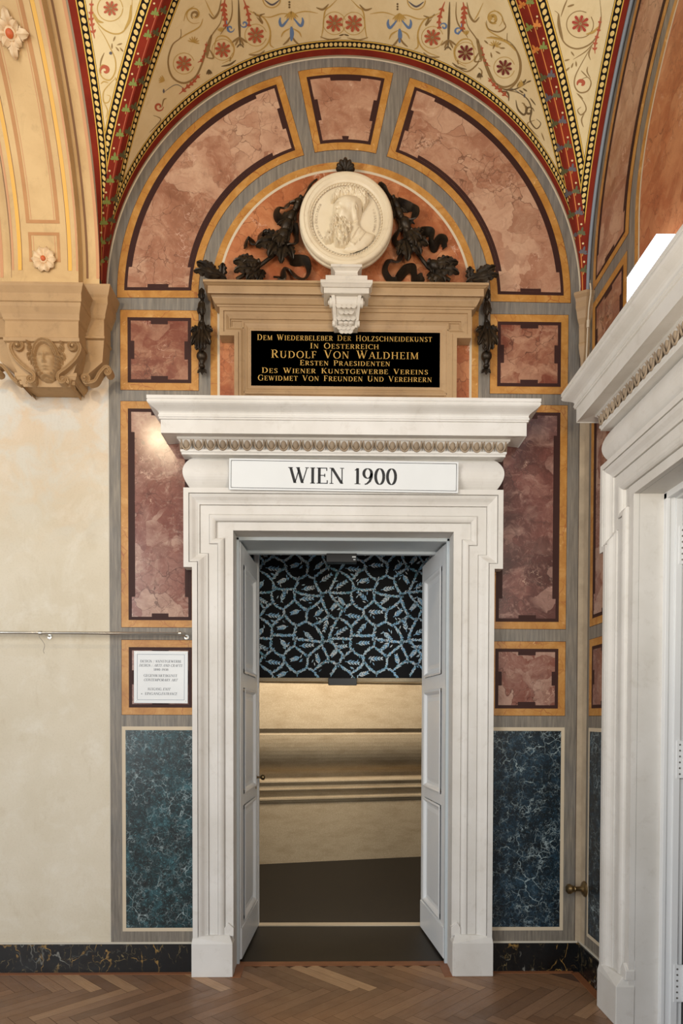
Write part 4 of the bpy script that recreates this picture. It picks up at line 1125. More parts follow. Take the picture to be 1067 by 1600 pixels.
# ---- information plaque on the left
ip = plate_sign('information_sign', .312, .303, .006, .019, .0016, BLUEINK, 'square white enamel sign with direction lettering on the lower left marble panel', 'sign')
mb = MB()
# lines: text, x, z, cap height, width, slant
for txt, cx, cz, h, w, sl in (('DESIGN / KUNSTGEWERBE', 0, .092, .0145, .238, 0), ('DESIGN / ARTS AND CRAFTS', 0, .068, .0145, .248, .3), ('1890-1938', 0, .044, .013, .085, 0),
        ('GEGENWARTSKUNST', -.002, .009, .0145, .195, 0), ('CONTEMPORARY ART', 0, -.016, .0145, .195, .3), ('AUSGANG.', -.035, -.069, .0145, .085, 0), ('EXIT', .035, -.069, .0145, .043, .3),
        ('< EINGANG', -.058, -.096, .0145, .115, 0), ('ENTRANCE', .050, -.096, .0145, .090, .3)):
    mb = MB(); text_line(mb, txt, cx, cz, h, w, -.0068, 0, 1.0, sl); mb.build('text_line', GREYINK, ip, fix=False)
x, z = BK(251, 1058, 3.985); ip.location = (x, WY-.0045, z); ip.rotation_euler = (0, math.radians(.3), 0)

# ---- memorial tablet over the cornice
TX = .081
mt = empty('memorial_tablet', (TX, WY-.004, 0)); tag(mt, 'buff stone memorial tablet with cornice and black inscribed slab above the central doorway', 'memorial tablet')
def rect_frame(mb, prof, x0, x1, z0, z1, m=0):           # mitred frame, prof (inset from the given rectangle, projection)
    mb.grid([[(x0+o,-p,z0+o),(x1-o,-p,z0+o),(x1-o,-p,z1-o),(x0+o,-p,z1-o)] for o, p in prof], m, False, True)
mb = MB()
# eared body: profile stepping inwards
def tz(py, p): return BK(540, py, WY-.004-p)[1]
zb, zt, ze = 3.258, tz(481,.078), tz(526,.078)
hb, he = .632, .715
pr = [(0,.0),(0,.078),(.022,.078),(.0225,.070),(.036,.070),(.052,.058),(.056,.058),(.057,.050),(.064,.050),(.066,.044)]
rows = []
for d, p in pr:
    rows.append([(-hb+d,-p,zb),(-hb+d,-p,ze+d),(-he+d,-p,ze+d),(-he+d,-p,zt-d),(he-d,-p,zt-d),(he-d,-p,ze+d),(hb-d,-p,ze+d),(hb-d,-p,zb)])
mb.grid(rows, 0, False)
mb.poly(rows[-1][::-1])
mb.build('frame', TAN_STONE, mt)
px0, px1, pz0, pz1 = -.541, .541, tz(604,.044), tz(518.3,.044)
mb = MB(); rect_frame(mb, [(-.052,.040),(-.052,.054),(-.046,.058),(-.040,.058),(-.036,.054),(-.026,.052),(-.016,.046),(-.010,.046),(-.008,.042),(0,.040),(0,.03)], px0, px1, pz0, pz1)
mb.build('inner_moulding', TAN_STONE, mt)
mb = MB()
co = [(.70,.0,tz(481.5,.08)),(.725,.084,tz(481,.084)),(.730,.088,tz(478.5,.088)),(.736,.096,tz(477,.096)),(.738,.100,tz(475.5,.1)),(.742,.104,tz(473.5,.104)),(.750,.116,tz(468,.116)),(.757,.122,tz(462.5,.122)),(.757,.132,tz(461.5,.132)),(.768,.150,tz(460.5,.15)),(.768,.152,tz(458.5,.152)),(.768,.152,tz(448.5,.152)),(.774,.158,tz(447.5,.158)),(.786,.172,tz(443.5,.172)),(.790,.178,tz(442.5,.178)),(.790,.178,tz(439,.178)),(.70,.0,tz(439,.178)+.006)]
ZCT = tz(439,.178)+.006
sweep_u(mb, co); mb.build('cornice', TAN_STONE, mt)
mb = MB(); mb.box(px0, px1, -.044, -.032, pz0, pz1); sl = mb.build('inscription_slab', BLACKSLAB, mt)
mb = MB(); y = -.0448
for txt, py, h, pxa, pxb, bold in (('DEM WIEDERBELEBER DER HOLZSCHNEIDEKUNST', 613, 15.5, 250, 810, 1.15), ('IN OESTERREICH', 638.5, 15, 420, 640, 1.1), ('RUDOLF VON WALDHEIM', 666, 22, 295, 767, 1.0),
        ('ERSTEN PRAESIDENTEN', 693, 14.5, 387, 676, 1.1), ('DES WIENER KUNSTGEWERBE VEREINS', 718.5, 14.5, 265, 798, 1.1), ('GEWIDMET VON FREUNDEN UND VEREHRERN', 742.5, 15, 252, 810, 1.1)):
    xa, _ = BK(280+pxa/2.052, 560, 3.95); xb, _ = BK(280+pxb/2.052, 560, 3.95); _, zc_ = BK(538, 230+py/2.052, 3.95)
    mb = MB(); small_caps(mb, txt, (xa+xb)/2-TX, zc_, h/2.052/270, xb-xa, y, 0, bold*.88); mb.build('text_line', GOLD, sl, fix=False)

# ---- marble console under the medallion
cb = mt
mb = MB()
sweep_u(mb, [(.085,.165,tz(463.5,.165)),(.105,.185,tz(462,.185)),(.122,.205,tz(458.5,.205)),(.124,.208,tz(457.4,.208)),(.124,.208,tz(449.5,.208)),(.130,.216,tz(448.5,.216)),(.140,.228,tz(443,.228)),(.142,.232,tz(441.5,.232)),(.142,.232,tz(437,.232)),(.114,.212,tz(436.8,.212)),(.114,.212,tz(430.3,.212)),(.064,.165,tz(429.8,.165)),(.062,.160,tz(425.6,.16)),(.066,.164,tz(423,.164)),(.078,.178,tz(418,.178)),(.086,.184,tz(416.5,.184)),(.086,.184,tz(412.6,.184)),(.03,.12,tz(412.4,.184)+.004)], back=-.0)
cpo = mb.build('console_capital', CARRARA, cb); cpo['label'] = 'pale grey marble console'
ZH = tz(462.5,.18)-tz(518.5,.07); ZT = tz(462.5,.18)
mb = MB(); rows = []
for i in range(21):
    f = i/20; z = tz(462.5,.18)-ZH*f; hw = .083-.017*f; p = .19-.075*f+.012*math.sin(f*PI*2)
    rows.append([(-hw,-.06,z),(-hw,-p,z),(-hw+.018,-p,z),(-hw+.022,-p+.010,z),(hw-.022,-p+.010,z),(hw-.018,-p,z),(hw,-p,z),(hw,-.06,z)])
mb.grid(rows, 0, False); mb.poly(rows[-1])
for s in (-1, 1):
    mb.lathe([(0,.02),(.010,.018),(.014,.012),(.026,.010),(.026,-.004),(0,-.004)], Matrix.Translation((s*.082, -.16, ZT-.026)) @ Matrix.Rotation(s*PI/2, 4, 'Y'), 18)
    mb.lathe([(0,.012),(.016,.010),(.018,-.004),(0,-.004)], Matrix.Translation((s*.066, -.115, ZT-ZH*.86)) @ Matrix.Rotation(s*PI/2, 4, 'Y'), 16)
csl = mb.build('console', CARRARA, cb); csl['label'] = 'pale grey carved marble console'
mb = MB()
for r in range(6):
    z = ZT-.044-.021*r; n = 4 if r % 2 == 0 else 3; f = (ZT-z)/ZH; p = .19-.075*f+.012*math.sin(f*PI*2)-.004; w = .058-.012*f
    for k in range(n):
        x = (-w+2*w*(k+.5)/4) if n == 4 else (-w+2*w*(k+1)/4)
        pts = [(x+.0165*math.cos(PI+PI*q/8), -p-.006+.003*abs(q-4)/4, z+.020*math.sin(PI+PI*q/8)) for q in range(9)]
        mb.add([(x,-p-.001,z+.008)]+pts, [(0,q+1,q+2) for q in range(8)], 0, True); mb.tube(pts, .0020, 5)
for k in range(2):
    zz0 = ZT-ZH*.86; p = .134
    for x in (-.028, .0, .028):
        mb.sphere((x, -p+.012, zz0), (.018, .014, .010), 6)
mb.build('scale_carving', CARRARA, csl)

# ---- relief helper: a height field inside a disc or box
def sdf_poly(P, X, Z):
    P = np.array(P); d = np.full(X.shape, 1e9); ins = np.zeros(X.shape, bool)
    for i in range(len(P)):
        a, b = P[i-1], P[i]; e = b-a; w0, w1 = X-a[0], Z-a[1]
        t = np.clip((w0*e[0]+w1*e[1])/(e@e+1e-12), 0, 1); d = np.minimum(d, np.hypot(w0-e[0]*t, w1-e[1]*t))
        c = (a[1] > Z) != (b[1] > Z); xx = (b[0]-a[0])*(Z-a[1])/((b[1]-a[1]) or 1e-12)+a[0]
        ins ^= c & (X < xx)
    return np.where(ins, d, -d)
def dome(P, X, Z, w, h):
    s = np.clip(sdf_poly(P, X, Z)/w, 0, 1); return h*np.sqrt(np.clip(1-(1-s)**2, 0, 1))
def bmp(X, Z, cx, cz, rx, rz, h, a=0):
    c, s = math.cos(a), math.sin(a); u = ((X-cx)*c+(Z-cz)*s)/rx; v = (-(X-cx)*s+(Z-cz)*c)/rz
    return h*np.exp(-(u*u+v*v))
def streaks(X, Z, sc, ax, az, seed):
    out = np.zeros(X.shape)
    for i in np.ndindex(X.shape): out[i] = mnoise.noise(Vector((X[i]*ax*sc+seed, Z[i]*az*sc, seed*.3)))
    return out

# ---- portrait medallion
def Q(x, y): return ((x-534)/5.335/268.5, -(y-567)/5.335/268.5)   # crop of the photo -> metres from the medallion centre
mx, mz = BK(541.2, 340.5, 3.86)
md = empty('portrait_medallion', (mx, WY-.125, mz+.008)); md.scale = (.95, 1, .95); tag(md, 'round cream marble medallion with relief portrait of a bearded man above the memorial tablet', 'medallion')
RT = Matrix.Rotation(PI/2, 4, 'X')
mb = MB(); mb.lathe([(.0,-.118),(.225,-.118),(.225,-.062),(.270,-.060),(.277,-.052),(.277,-.040),(.266,-.030),(.266,-.022),(.277,-.016),(.277,-.006),(.270,.004),(.262,.008),(.250,.008),(.246,.004),(.228,.002),(.222,-.004),(.216,-.006),(.214,-.012),(.205,-.014),(.202,-.018),(.196,-.018)], RT, 72)
mb.build('rim', MARBLE_WHITE, md)
mb = MB()
for k in range(72):
    a = 2*PI*k/72
    if k % 1 == 0: mb.sphere((.2085*math.cos(a), .012, .2085*math.sin(a)), (.0056, .008, .0056), 5)
mb.build('bead_ring', MARBLE_WHITE, md)
mb = MB(); mb.lathe([(.2155,-.0125),(.2155,-.0115),(.2015,-.0155),(.2015,-.0165)], RT, 72); mb.build('bead_channel', SOILED_SHADE_STONE, md)  # dark ring, shade of the gaps between beads put into colour
g = np.linspace(-.2, .2, 151); X, Z = np.meshgrid(g, g)
head = [Q(*p) for p in ((470,395),(448,415),(430,440),(425,470),(432,488),(428,500),(418,520),(424,532),(436,540),(430,556),(420,575),(440,600),(470,640),(560,640),(600,600),(640,590),(655,560),(668,500),(672,440),(655,400),(610,375),(540,365),(500,375))]
hair = [Q(*p) for p in ((400,430),(412,380),(440,340),(480,315),(540,300),(600,300),(660,315),(715,350),(728,400),(715,435),(690,470),(675,500),(668,450),(650,420),(610,395),(560,385),(500,388),(455,405),(425,425))]
beard = [Q(*p) for p in ((430,545),(408,570),(395,600),(398,640),(375,680),(345,715),(330,745),(360,770),(400,765),(425,745),(440,790),(480,800),(520,800),(550,770),(575,720),(590,660),(580,610),(555,590),(520,560),(480,550),(455,540))]
neck = [Q(*p) for p in ((575,600),(640,575),(650,620),(690,660),(660,720),(560,760),(540,700))]
coat = [Q(*p) for p in ((500,830),(560,740),(610,680),(650,625),(700,660),(780,690),(760,740),(700,800),(630,840),(560,850))]
Hh = dome(coat, X, Z, .035, .022)
Hh = np.maximum(Hh, dome(neck, X, Z, .03, .026))
hd = dome(head, X, Z, .05, .040)
def q(x, y): return Q(x, y)
for (x, y, rx, rz, h, a) in ((452,470,.012,.005,.008,0), (440,512,.008,.012,.008,0), (470,500,.012,.008,-.009,0), (468,496,.006,.004,.005,0), (500,540,.022,.020,.006,0), (560,470,.05,.03,.006,0), (520,430,.05,.02,.004,0),
                             (612,515,.011,.020,.012,.2), (613,515,.005,.011,-.012,.2), (585,560,.016,.03,-.004,0), (640,540,.015,.03,-.004,0)):
    cx, cz = q(x, y); hd = hd + np.where(hd > .004, bmp(X, Z, cx, cz, rx, rz, h*2.1, a), 0)
Hh = np.maximum(Hh, hd)
st = streaks(X, Z, 1, 60, 42, 3.0); st2 = streaks(X+.35*Z, Z, 1, 120, 60, 9.0)
hr = dome(hair, X, Z, .03, .034); hr = np.where(hr > 0, hr*(1+.0*st)+.008*np.abs(st)*2-.002+.006*st2, 0); Hh = np.maximum(Hh, hr)
br = dome(beard, X, Z, .04, .044); br = np.where(br > 0, br+.022*st2*np.clip(br/.02, 0, 1)+.012*st, 0); Hh = np.maximum(Hh, br)
lap = np.zeros(X.shape)
for a, b in (((630,660),(560,770)), ((560,770),(600,790)), ((600,790),(640,750)), ((690,690),(640,760))):
    A, B = np.array(q(*a)), np.array(q(*b)); e = B-A; t = np.clip(((X-A[0])*e[0]+(Z-A[1])*e[1])/(e@e), 0, 1)
    lap += .006*np.exp(-(np.hypot(X-A[0]-e[0]*t, Z-A[1]-e[1]*t)/.004)**2)
Hh = np.where(Hh > .003, Hh+lap*(hd <= 0)*(br <= 0), Hh)
mb = MB(); n = len(g); keep = np.hypot(X, Z) < .199
vid = -np.ones(X.shape, int); vv = []
for i in range(n):
    for j in range(n):
        if keep[i, j]: vid[i, j] = len(vv); vv.append((X[i,j], .018-1.15*float(Hh[i,j]), Z[i,j]))
ff = [(vid[i,j], vid[i,j+1], vid[i+1,j+1], vid[i+1,j]) for i in range(n-1) for j in range(n-1) if min(vid[i,j], vid[i,j+1], vid[i+1,j+1], vid[i+1,j]) >= 0]
mb.add(vv, ff, 0, True); mb.build('portrait_relief', MARBLE_WHITE, md)
mb = MB()
def arc_text(txt, r, a0, a1, h):
    qd, w = letter_quads(txt, .9)
    for pts in qd:
        mb.poly([((r+(pz-.5)*h)*math.cos(a0+(a1-a0)*px/w), .0165, (r+(pz-.5)*h)*math.sin(a0+(a1-a0)*px/w)) for px, pz in pts])
arc_text('GEB\u00b712\u00b7DEC\u00b71828', .178, math.radians(217), math.radians(148), .013)
mb.build('inscription', SOILED_SHADE_STONE, md, fix=False); mb = MB()
arc_text('+\u00b72\u00b7JAN\u00b71890', .172, math.radians(24), math.radians(-22), .013)
mb.build('inscription', SOILED_SHADE_STONE, md, fix=False)

# ---- bronze ornament
def leaf_mesh(mb, o, ang, L, W, tilt=.35, curl=.5, lobes=4, seed=0):
    """a lobed acanthus leaf from o (x, y, z), growing at angle ang in the wall plane and curling away from the wall"""
    rr = random.Random(seed); c, s = math.cos(ang), math.sin(ang); rows = []
    N = lobes*4
    for i in range(N+1):
        t = i/N; env = (math.sin(PI*min(1, t*.86+.10))**.75)*(1-.35*t)
        lob = .62+.38*abs(math.sin(PI*lobes*t*.999+.15))
        w = W*.5*env*lob if 0 < i < N else W*.05
        y = -(L*tilt*math.sin(t*1.6)+curl*L*.30*max(0, t-.55)**2*4*-1)
        row = []
        for u in (-1, -.6, -.25, 0, .25, .6, 1):
            sweepback = .16*L*abs(u)*(.6 if i < N else 0)*math.sin(PI*t)
            lx = L*t+sweepback; ly = u*w
            yy = y + (-.10*W*(1-abs(u)**2)*1.2) - (.05*W if abs(u) == .6 else 0) + (.10*W if u == 0 else 0)
            row.append((o[0]+c*lx-s*ly, o[1]+yy, o[2]+s*lx+c*ly))
        rows.append(row)
    mb.grid(rows, 0, True)
def bud(mb, o, ang, L, R):
    M_ = Matrix.Translation(o) @ Matrix(((math.cos(ang), 0, 0), (0, 1, 0), (math.sin(ang), 0, 0))).to_4x4() if False else None
    d = Vector((math.cos(ang), 0, math.sin(ang))); q_ = d.to_track_quat('Z', 'Y').to_matrix().to_4x4(); q_.translation = Vector(o)
    mb.lathe([(.0,0),(R*.55,L*.03),(R*.6,L*.12),(R*.45,L*.2),(R*.85,L*.36),(R,L*.55),(R*.85,L*.75),(R*.45,L*.92),(0,L)], q_, 12)
def ribbon(pts, w, parent, seed=0, th=.007):
    """a folded band on the wall: pts (x, z, y-lift); the band's width turns as it runs"""
    q_ = catmull([(x, y, z) for x, z, y in pts], 7); mb = MB(); rows = []
    for i, p in enumerate(q_):
        t = (q_[min(i+1, len(q_)-1)]-q_[max(i-1, 0)]).normalized()
        f = i/(len(q_)-1); a = .9*math.sin(f*9+seed)
        side = Vector((-t.z, 0, t.x)).normalized(); out = Vector((0, -1, 0))
        wd = (side*math.cos(a)*.62+out*(.75+.25*math.sin(a)))*w*.5*(1 if .06 < f < .94 else .6)
        nn = t.cross(wd).normalized()*th*.5
        rows.append([p-wd-nn, p-wd*.3-nn*1.6, p+wd-nn, p+wd+nn, p-wd*.3+nn*1.6, p-wd+nn])
    mb.grid(rows, 0, True, True); mb.poly(rows[0]); mb.poly(rows[-1])
    return mb.build('ribbon', BRONZE, parent)
def wallxz(L, px0, py0, sc, Y): return [BK(px0+x/sc, py0+y/sc, Y) for x, y in L]
def garland(side, label):
    t = empty('bronze_garland', (0, WY, 0)); KS = .80; tag(t, label, 'garland', None)
    if side < 0: f = lambda *L: wallxz(L, 310, 280, 5.616, 3.95)
    else: f = lambda *L: wallxz(L, 590, 280, 5.616, 3.95)
    sg = side
    def cluster(pt, spec, name='leaf_cluster', seed=0):
        mb = MB(); x, z = f(pt)[0]
        for k, (a, L, W, dx, dz, dy) in enumerate(spec): leaf_mesh(mb, (x+dx, -.012-dy, z+dz), math.radians(a), L*KS, W*.9, .38, .5, 4, k)
        return mb.build(name, BRONZE, t)
    R = lambda pts, w, seed, lift=.035: ribbon([(x, z, -lift-.012*math.sin(i*2.1+seed)) for i, (x, z) in enumerate(f(*pts))], w, t, seed)
    if side < 0:
        R([(1040,5),(985,60),(935,130),(900,190)], .030, .2, .05)
        R([(880,215),(800,210),(760,240),(700,265),(690,320),(740,355),(800,320)], .062, 1.0, .05)
        R([(840,400),(860,470),(850,560),(790,580),(765,555)], .050, 2.0, .045)
        R([(640,500),(610,450),(555,440),(540,490),(520,555),(480,540),(450,505),(420,530),(408,575)], .055, .3)
        R([(770,640),(820,690),(890,690),(950,720),(968,790),(930,850),(870,860),(840,820),(800,775),(740,790),(745,860),(700,840),(660,855)], .058, 1.4)
        stem = [(900,180),(840,300),(780,430),(700,600),(600,690),(500,760),(330,860)]
        buds = ((905,150,-115,.10,.020), (850,260,-118,.09,.022), (820,330,-120,.11,.030), (790,420,-120,.11,.034), (545,720,-150,.09,.026))
        cl = [((720,520), [(-155,.19,.12,0,0,.02), (-120,.19,.12,.01,0,.03), (-95,.20,.10,.02,-.01,.035), (-70,.16,.09,.03,-.01,.02), (175,.12,.09,0,.02,.01), (-135,.11,.08,.02,.02,.05), (-105,.12,.08,.02,.01,.055)]),
              ((520,740), [(160,.13,.10,0,0,.01), (185,.17,.11,0,0,.025), (205,.18,.10,0,-.01,.03), (230,.14,.10,.01,-.02,.02), (195,.10,.08,0,0,.05), (250,.12,.08,.03,-.02,.01)]),
              ((250,885), [(172,.19,.11,0,.0,.04), (155,.18,.11,-.03,0,.05), (128,.12,.10,-.06,0,.05), (180,.18,.09,-.03,.0,.07), (80,.10,.08,-.03,0,.04)])]
    else:
        R([(10,40),(60,90),(110,150),(130,180)], .030, .2, .05)
        R([(150,210),(220,230),(290,235),(330,280),(315,350),(250,350),(210,330)], .062, 1.0, .05)
        R([(190,440),(150,500),(165,560),(215,575),(300,500),(325,460),(280,420)], .048, 2.2, .045)
        R([(365,540),(385,460),(430,435),(475,460),(470,540),(500,575),(540,520),(585,530),(595,580)], .055, .3)
        R([(260,560),(215,620),(180,700),(100,710),(65,780),(110,860),(165,885),(200,830),(250,775),(310,785),(325,850),(345,890),(380,865),(410,880)], .058, 1.4)
        stem = [(125,180),(180,330),(240,460),(320,580),(420,720),(470,770),(640,870)]
        buds = ((130,150,-65,.10,.020), (150,220,-65,.10,.022), (195,320,-60,.11,.032), (240,440,-55,.12,.036), (435,720,-35,.09,.030))
        cl = [((270,500), [(-30,.16,.11,0,0,.02), (-60,.19,.12,-.01,0,.03), (-85,.20,.10,-.02,-.01,.035), (-110,.15,.09,-.02,-.01,.02), (5,.11,.09,0,.02,.01), (-45,.12,.08,0,.02,.05), (-70,.13,.08,0,.01,.055)]),
              ((490,760), [(25,.13,.10,0,0,.01), (0,.17,.11,0,0,.025), (-22,.19,.10,0,-.01,.03), (-48,.14,.10,-.01,-.02,.02), (-10,.11,.08,0,0,.05), (-70,.11,.08,-.02,-.02,.01)]),
              ((770,915), [(8,.19,.11,0,0,.04), (25,.18,.11,.03,.0,.05), (52,.12,.10,.06,.0,.05), (0,.18,.09,.03,.0,.07), (100,.10,.08,.03,0,.04)])]
    mb = MB(); mb.tube([Vector((x, -.03, z)) for x, z in [(v.x, v.z) for v in catmull([(x, 0, z) for x, z in f(*stem)], 6)]], .011, 8); mb.build('stem', BRONZE, t)
    for k, (pt, spec) in enumerate(cl):
        cluster(pt, spec, 'leaf_cluster', k)
    for x, y, a, L, Rr in buds:
        mb = MB(); bx_, bz_ = f((x, y))[0]; bud(mb, (bx_, -.055, bz_), math.radians(a), L, Rr)
        for k in (-1, 1): leaf_mesh(mb, (bx_, -.045, bz_), math.radians(a+k*28), L*.9, Rr*1.2, .2, .3, 2, k)
        mb.build('bud', BRONZE, t)
    return t
ga = garland(-1, 'dark bronze garland of ribbons and leaves left of the round medallion')
gb = garland(1, 'dark bronze garland of ribbons and leaves right of the round medallion')
ga['group'] = gb['group'] = 'bronze garlands beside the medallion'
def drop(px, label):
    x, z0 = BK(px, 447, 3.95)
    t = empty('bronze_drop', (x, WY, 0)); tag(t, label, 'hanging ornament', 'bronze drops beside the tablet')
    zz_ = lambda py: BK(px, py, 3.95)[1]
    mb = MB(); mb.tube([(0,-.03,zz_(453)), (0,-.03,zz_(570))], .010, 8); mb.build('stem', BRONZE, t)
    for py, L, R in ((470, .085, .022), (500, .09, .024), (452, .06, .018)):
        mb = MB(); bud(mb, (0, -.045, zz_(py)), -PI/2, L, R)
        for k in (-1, 1): leaf_mesh(mb, (0, -.045, zz_(py)+.01), -PI/2+k*.2, L*1.1, .034, .25, .4, 2, k)
        mb.build('bud', BRONZE, t)
    mb = MB()
    for k, (a, L, W, dz) in enumerate(((-1.1,.072,.06,0), (1.1,.072,.06,0), (-.45,.125,.07,-.01), (.45,.125,.07,-.01), (0,.16,.07,-.01), (-.25,.10,.06,-.06), (.25,.10,.06,-.06))):
        leaf_mesh(mb, (0, -.03-.006*k, zz_(509)+dz), -PI/2+a, L, W, .34, .5, 4, k)
    mb.build('leaf_cluster', BRONZE, t)
    mb = MB(); mb.sphere((0, -.045, zz_(556)), (.031, .030, .030), 10); mb.lathe([(.012,0),(.014,.02),(.02,.028)], Matrix.Translation((0, -.045, zz_(571))), 10); mb.build('seed_pod', BRONZE, t)
    mb = MB()
    mb.sphere((0, -.042, zz_(571)), (.018, .018, .014), 8)
    for k in (-1, 0, 1): leaf_mesh(mb, (0, -.035, zz_(573)), -PI/2+k*.7, .042, .026, .2, .4, 1, k)
    mb.build('finial', BRONZE, t)
    return t
drop(315, 'dark bronze drop of buds and leaves hanging left of the memorial tablet')
drop(761, 'dark bronze drop of buds and leaves hanging right of the memorial tablet')
x, z = BK(539.5, 268, 3.93)
t = empty('bronze_palmette', (x, WY-.03, z)); tag(t, 'small dark bronze shell palmette crowning the round medallion', 'ornament')
for k in range(7):
    a = PI/2+(k-3)*.42; mb = MB()
    L = .078-.008*abs(k-3)
    q_ = [Vector((math.cos(a)*L*u, -.012-.030*math.sin(u*2.4), math.sin(a)*L*u)) for u in (0, .25, .5, .75, .92, 1.0)]
    mb.tube(q_, [.006, .010, .014, .0155, .011, .003], 8); mb.build('lobe', BRONZE, t)
for s in (-1, 1):
    mb = MB(); mb.tube([(s*(.012+.018*math.cos(a)*(1-.06*i)), -.03, .004+.018*math.sin(a)*(1-.06*i)) for i, a in enumerate([k*.6 for k in range(11)])], .007, 7); mb.build('volute', BRONZE, t)
mb = MB(); mb.box(-.04, .04, -.004, .028, -.02, .012); mb.build('base', BRONZE, t, bevel=.004)

# ---- hanging rail on the left wall
xe, ze_ = BK(291, 991, 3.95); xs_, zs_ = BK(0, 991.5, 3.95)
t = empty('picture_rail', (0, WY-.07, ze_)); tag(t, 'thin steel hanging rail across the plaster wall at the left, ending on the painted panels', 'rail')
mb = MB(); mb.tube([(-3.2,0,.006), (xe,0,0)], .0085, 10); mb.build('rod', STEEL, t)
for px in (285, 68):
    bx_, _ = BK(px, 991, 3.94); mb = MB()
    mb.tube([(bx_-.012,.002,-.0), (bx_+.004,.035,-.006), (bx_+.012,.0695,-.012)], .0045, 8)
    mb.lathe([(0,0),(.014,0),(.014,.004),(0,.006)], Matrix.Translation((bx_+.012, .0695, -.012)) @ Matrix.Rotation(PI/2, 4, 'X'), 12)
    mb.lathe([(.0,-.008),(.0125,-.008),(.0125,.008),(0,.008)], Matrix.Translation((bx_-.012, 0, .001)) @ Matrix.Rotation(PI/2, 4, 'Y'), 12)
    mb.build('bracket', STEEL, t)
hx, _ = BK(68, 1000, 3.94); mb = MB()
mb.tube(catmull([(hx-.02,0,.008), (hx-.018,-.004,-.02), (hx,-.004,-.045), (hx+.012,-.003,-.07), (hx+.004,-.003,-.10), (hx+.010,-.003,-.115)], 4), .0014, 5)
mb.build('hanging_wire', STEEL, t)

# ---- door stop in the right corner
y_, z_ = RX(914, 1389, WX)
t = empty('door_stop', (WX, y_, z_)); tag(t, 'turned metal door stop knob on the right wall near the corner', 'door stop')
RL = Matrix.Rotation(-PI/2, 4, 'Y')
mb = MB(); mb.lathe([(.0,.0),(.046,0),(.046,.006),(.040,.012),(.030,.014),(.024,.02)], RL, 24); mb.build('rosette', BRASS, t)
mb = MB(); mb.lathe([(.024,.018),(.015,.026),(.013,.05),(.016,.056),(.020,.060),(.017,.066),(.022,.074),(.030,.088),(.028,.102),(.016,.112),(0,.114)], RL, 24); mb.build('knob', BRASS, t)

# ---- lit box above the right cornice
t = empty('light_box', (1.365, 2.905, 3.2545)); tag(t, 'white glowing light box standing on the cornice of the right doorway', 'lamp')
mb = MB(); mb.box(.006, .108, .0, .29, .0, .290); mb.build('diffuser', GLOW, t, bevel=.004)
mb = MB(); mb.box(.0, .112, -.004, .294, -.0, .012); mb.box(.104, .112, -.004, .294, .012, .29); mb.build('housing', PAINTW, t)

# ---- mask corbel under the rib
KX = RIBC-.016
ck = empty('mask_corbel', (KX, WY, 0)); tag(ck, 'carved buff stone corbel with a female mask and scrolls carrying the arch at the left', 'corbel')
def zk(py, Y=3.72): return BK(68, py, Y)[1]
mb = MB()
pe = [(.19,.20,zk(527)),(.205,.23,zk(525)),(.205,.235,zk(520)),(.198,.225,zk(518)),(.198,.225,zk(493)),(.206,.232,zk(491)),(.206,.234,zk(489)),(.210,.242,zk(484)),(.222,.262,zk(475)),(.226,.266,zk(472)),(.226,.268,zk(470)),(.232,.275,zk(469)),(.232,.277,zk(457)),(.236,.282,zk(455)),(.246,.297,zk(449)),(.250,.30,zk(447)),(.250,.30,zk(444)),(.1,.2,zk(443))]
sweep_u(mb, pe); mb.build('entablature', CORBEL_STONE, ck)
for s in (-1, 1):
    mb = MB()
    def zw(py): return BK(150, py, 3.86)[1]
    for a, p, z in ():
        pass
    pw = [(.298,.10,zw(527)),(.306,.125,zw(526)),(.306,.125,zw(523)),(.30,.115,zw(521)),(.30,.115,zw(496)),(.308,.122,zw(494)),(.312,.13,zw(490)),(.324,.142,zw(481)),(.328,.146,zw(478)),(.332,.15,zw(476)),(.332,.15,zw(466)),(.338,.157,zw(463)),(.350,.170,zw(453)),(.352,.172,zw(451)),(.352,.172,zw(449)),(.2,.1,zw(448))]
    mb.grid([[(s*.12,-p,z),(s*a,-p,z),(s*a,-.0,z)] for a, p, z in pw], 0, False)
    mb.grid([[(s*.10,-.11,zw(527)),(s*.298,-.11,zw(527)),(s*.298,0,zw(527))], [(s*.10,-.11,zw(560)),(s*.285,-.10,zw(560)),(s*.285,0,zw(560))], [(s*.10,-.10,zw(588)),(s*.16,-.09,zw(588)),(s*.16,0,zw(588))]], 0, False)
    mb.build('side_block', CORBEL_STONE, ck)
# body of the mask block
mb = MB(); rows = []
for py, hw, p in ((526,.196,.215),(540,.190,.205),(555,.175,.192),(570,.150,.178),(580,.135,.168),(588,.128,.160)):
    z = zk(py); rows.append([(-hw,0,z),(-hw,-p,z),(hw,-p,z),(hw,0,z)])
mb.grid(rows, 0, False); mb.build('body', CORBEL_STONE, ck)
mb = MB()
zb_ = lambda py: BK(68, py, 3.82)[1]
sweep_u(mb, [(.150,.155,zb_(597.5)),(.152,.158,zb_(592.5)),(.160,.168,zb_(591.5)),(.166,.175,zb_(588)),(.17,.178,zb_(587)),(.17,.178,zb_(582)),(.1,.12,zb_(581))]); mb.poly([(-.12,-.005,zb_(597.5)),(-.15,-.155,zb_(597.5)),(.15,-.155,zb_(597.5)),(.12,-.005,zb_(597.5))]); mb.build('base_slab', CORBEL_STONE, ck)
def KP(x, y, Y=3.78):                                     # crop coordinates -> local x, z
    a, b = BK(x/5.616, 500+y/5.616, Y); return a-KX, b
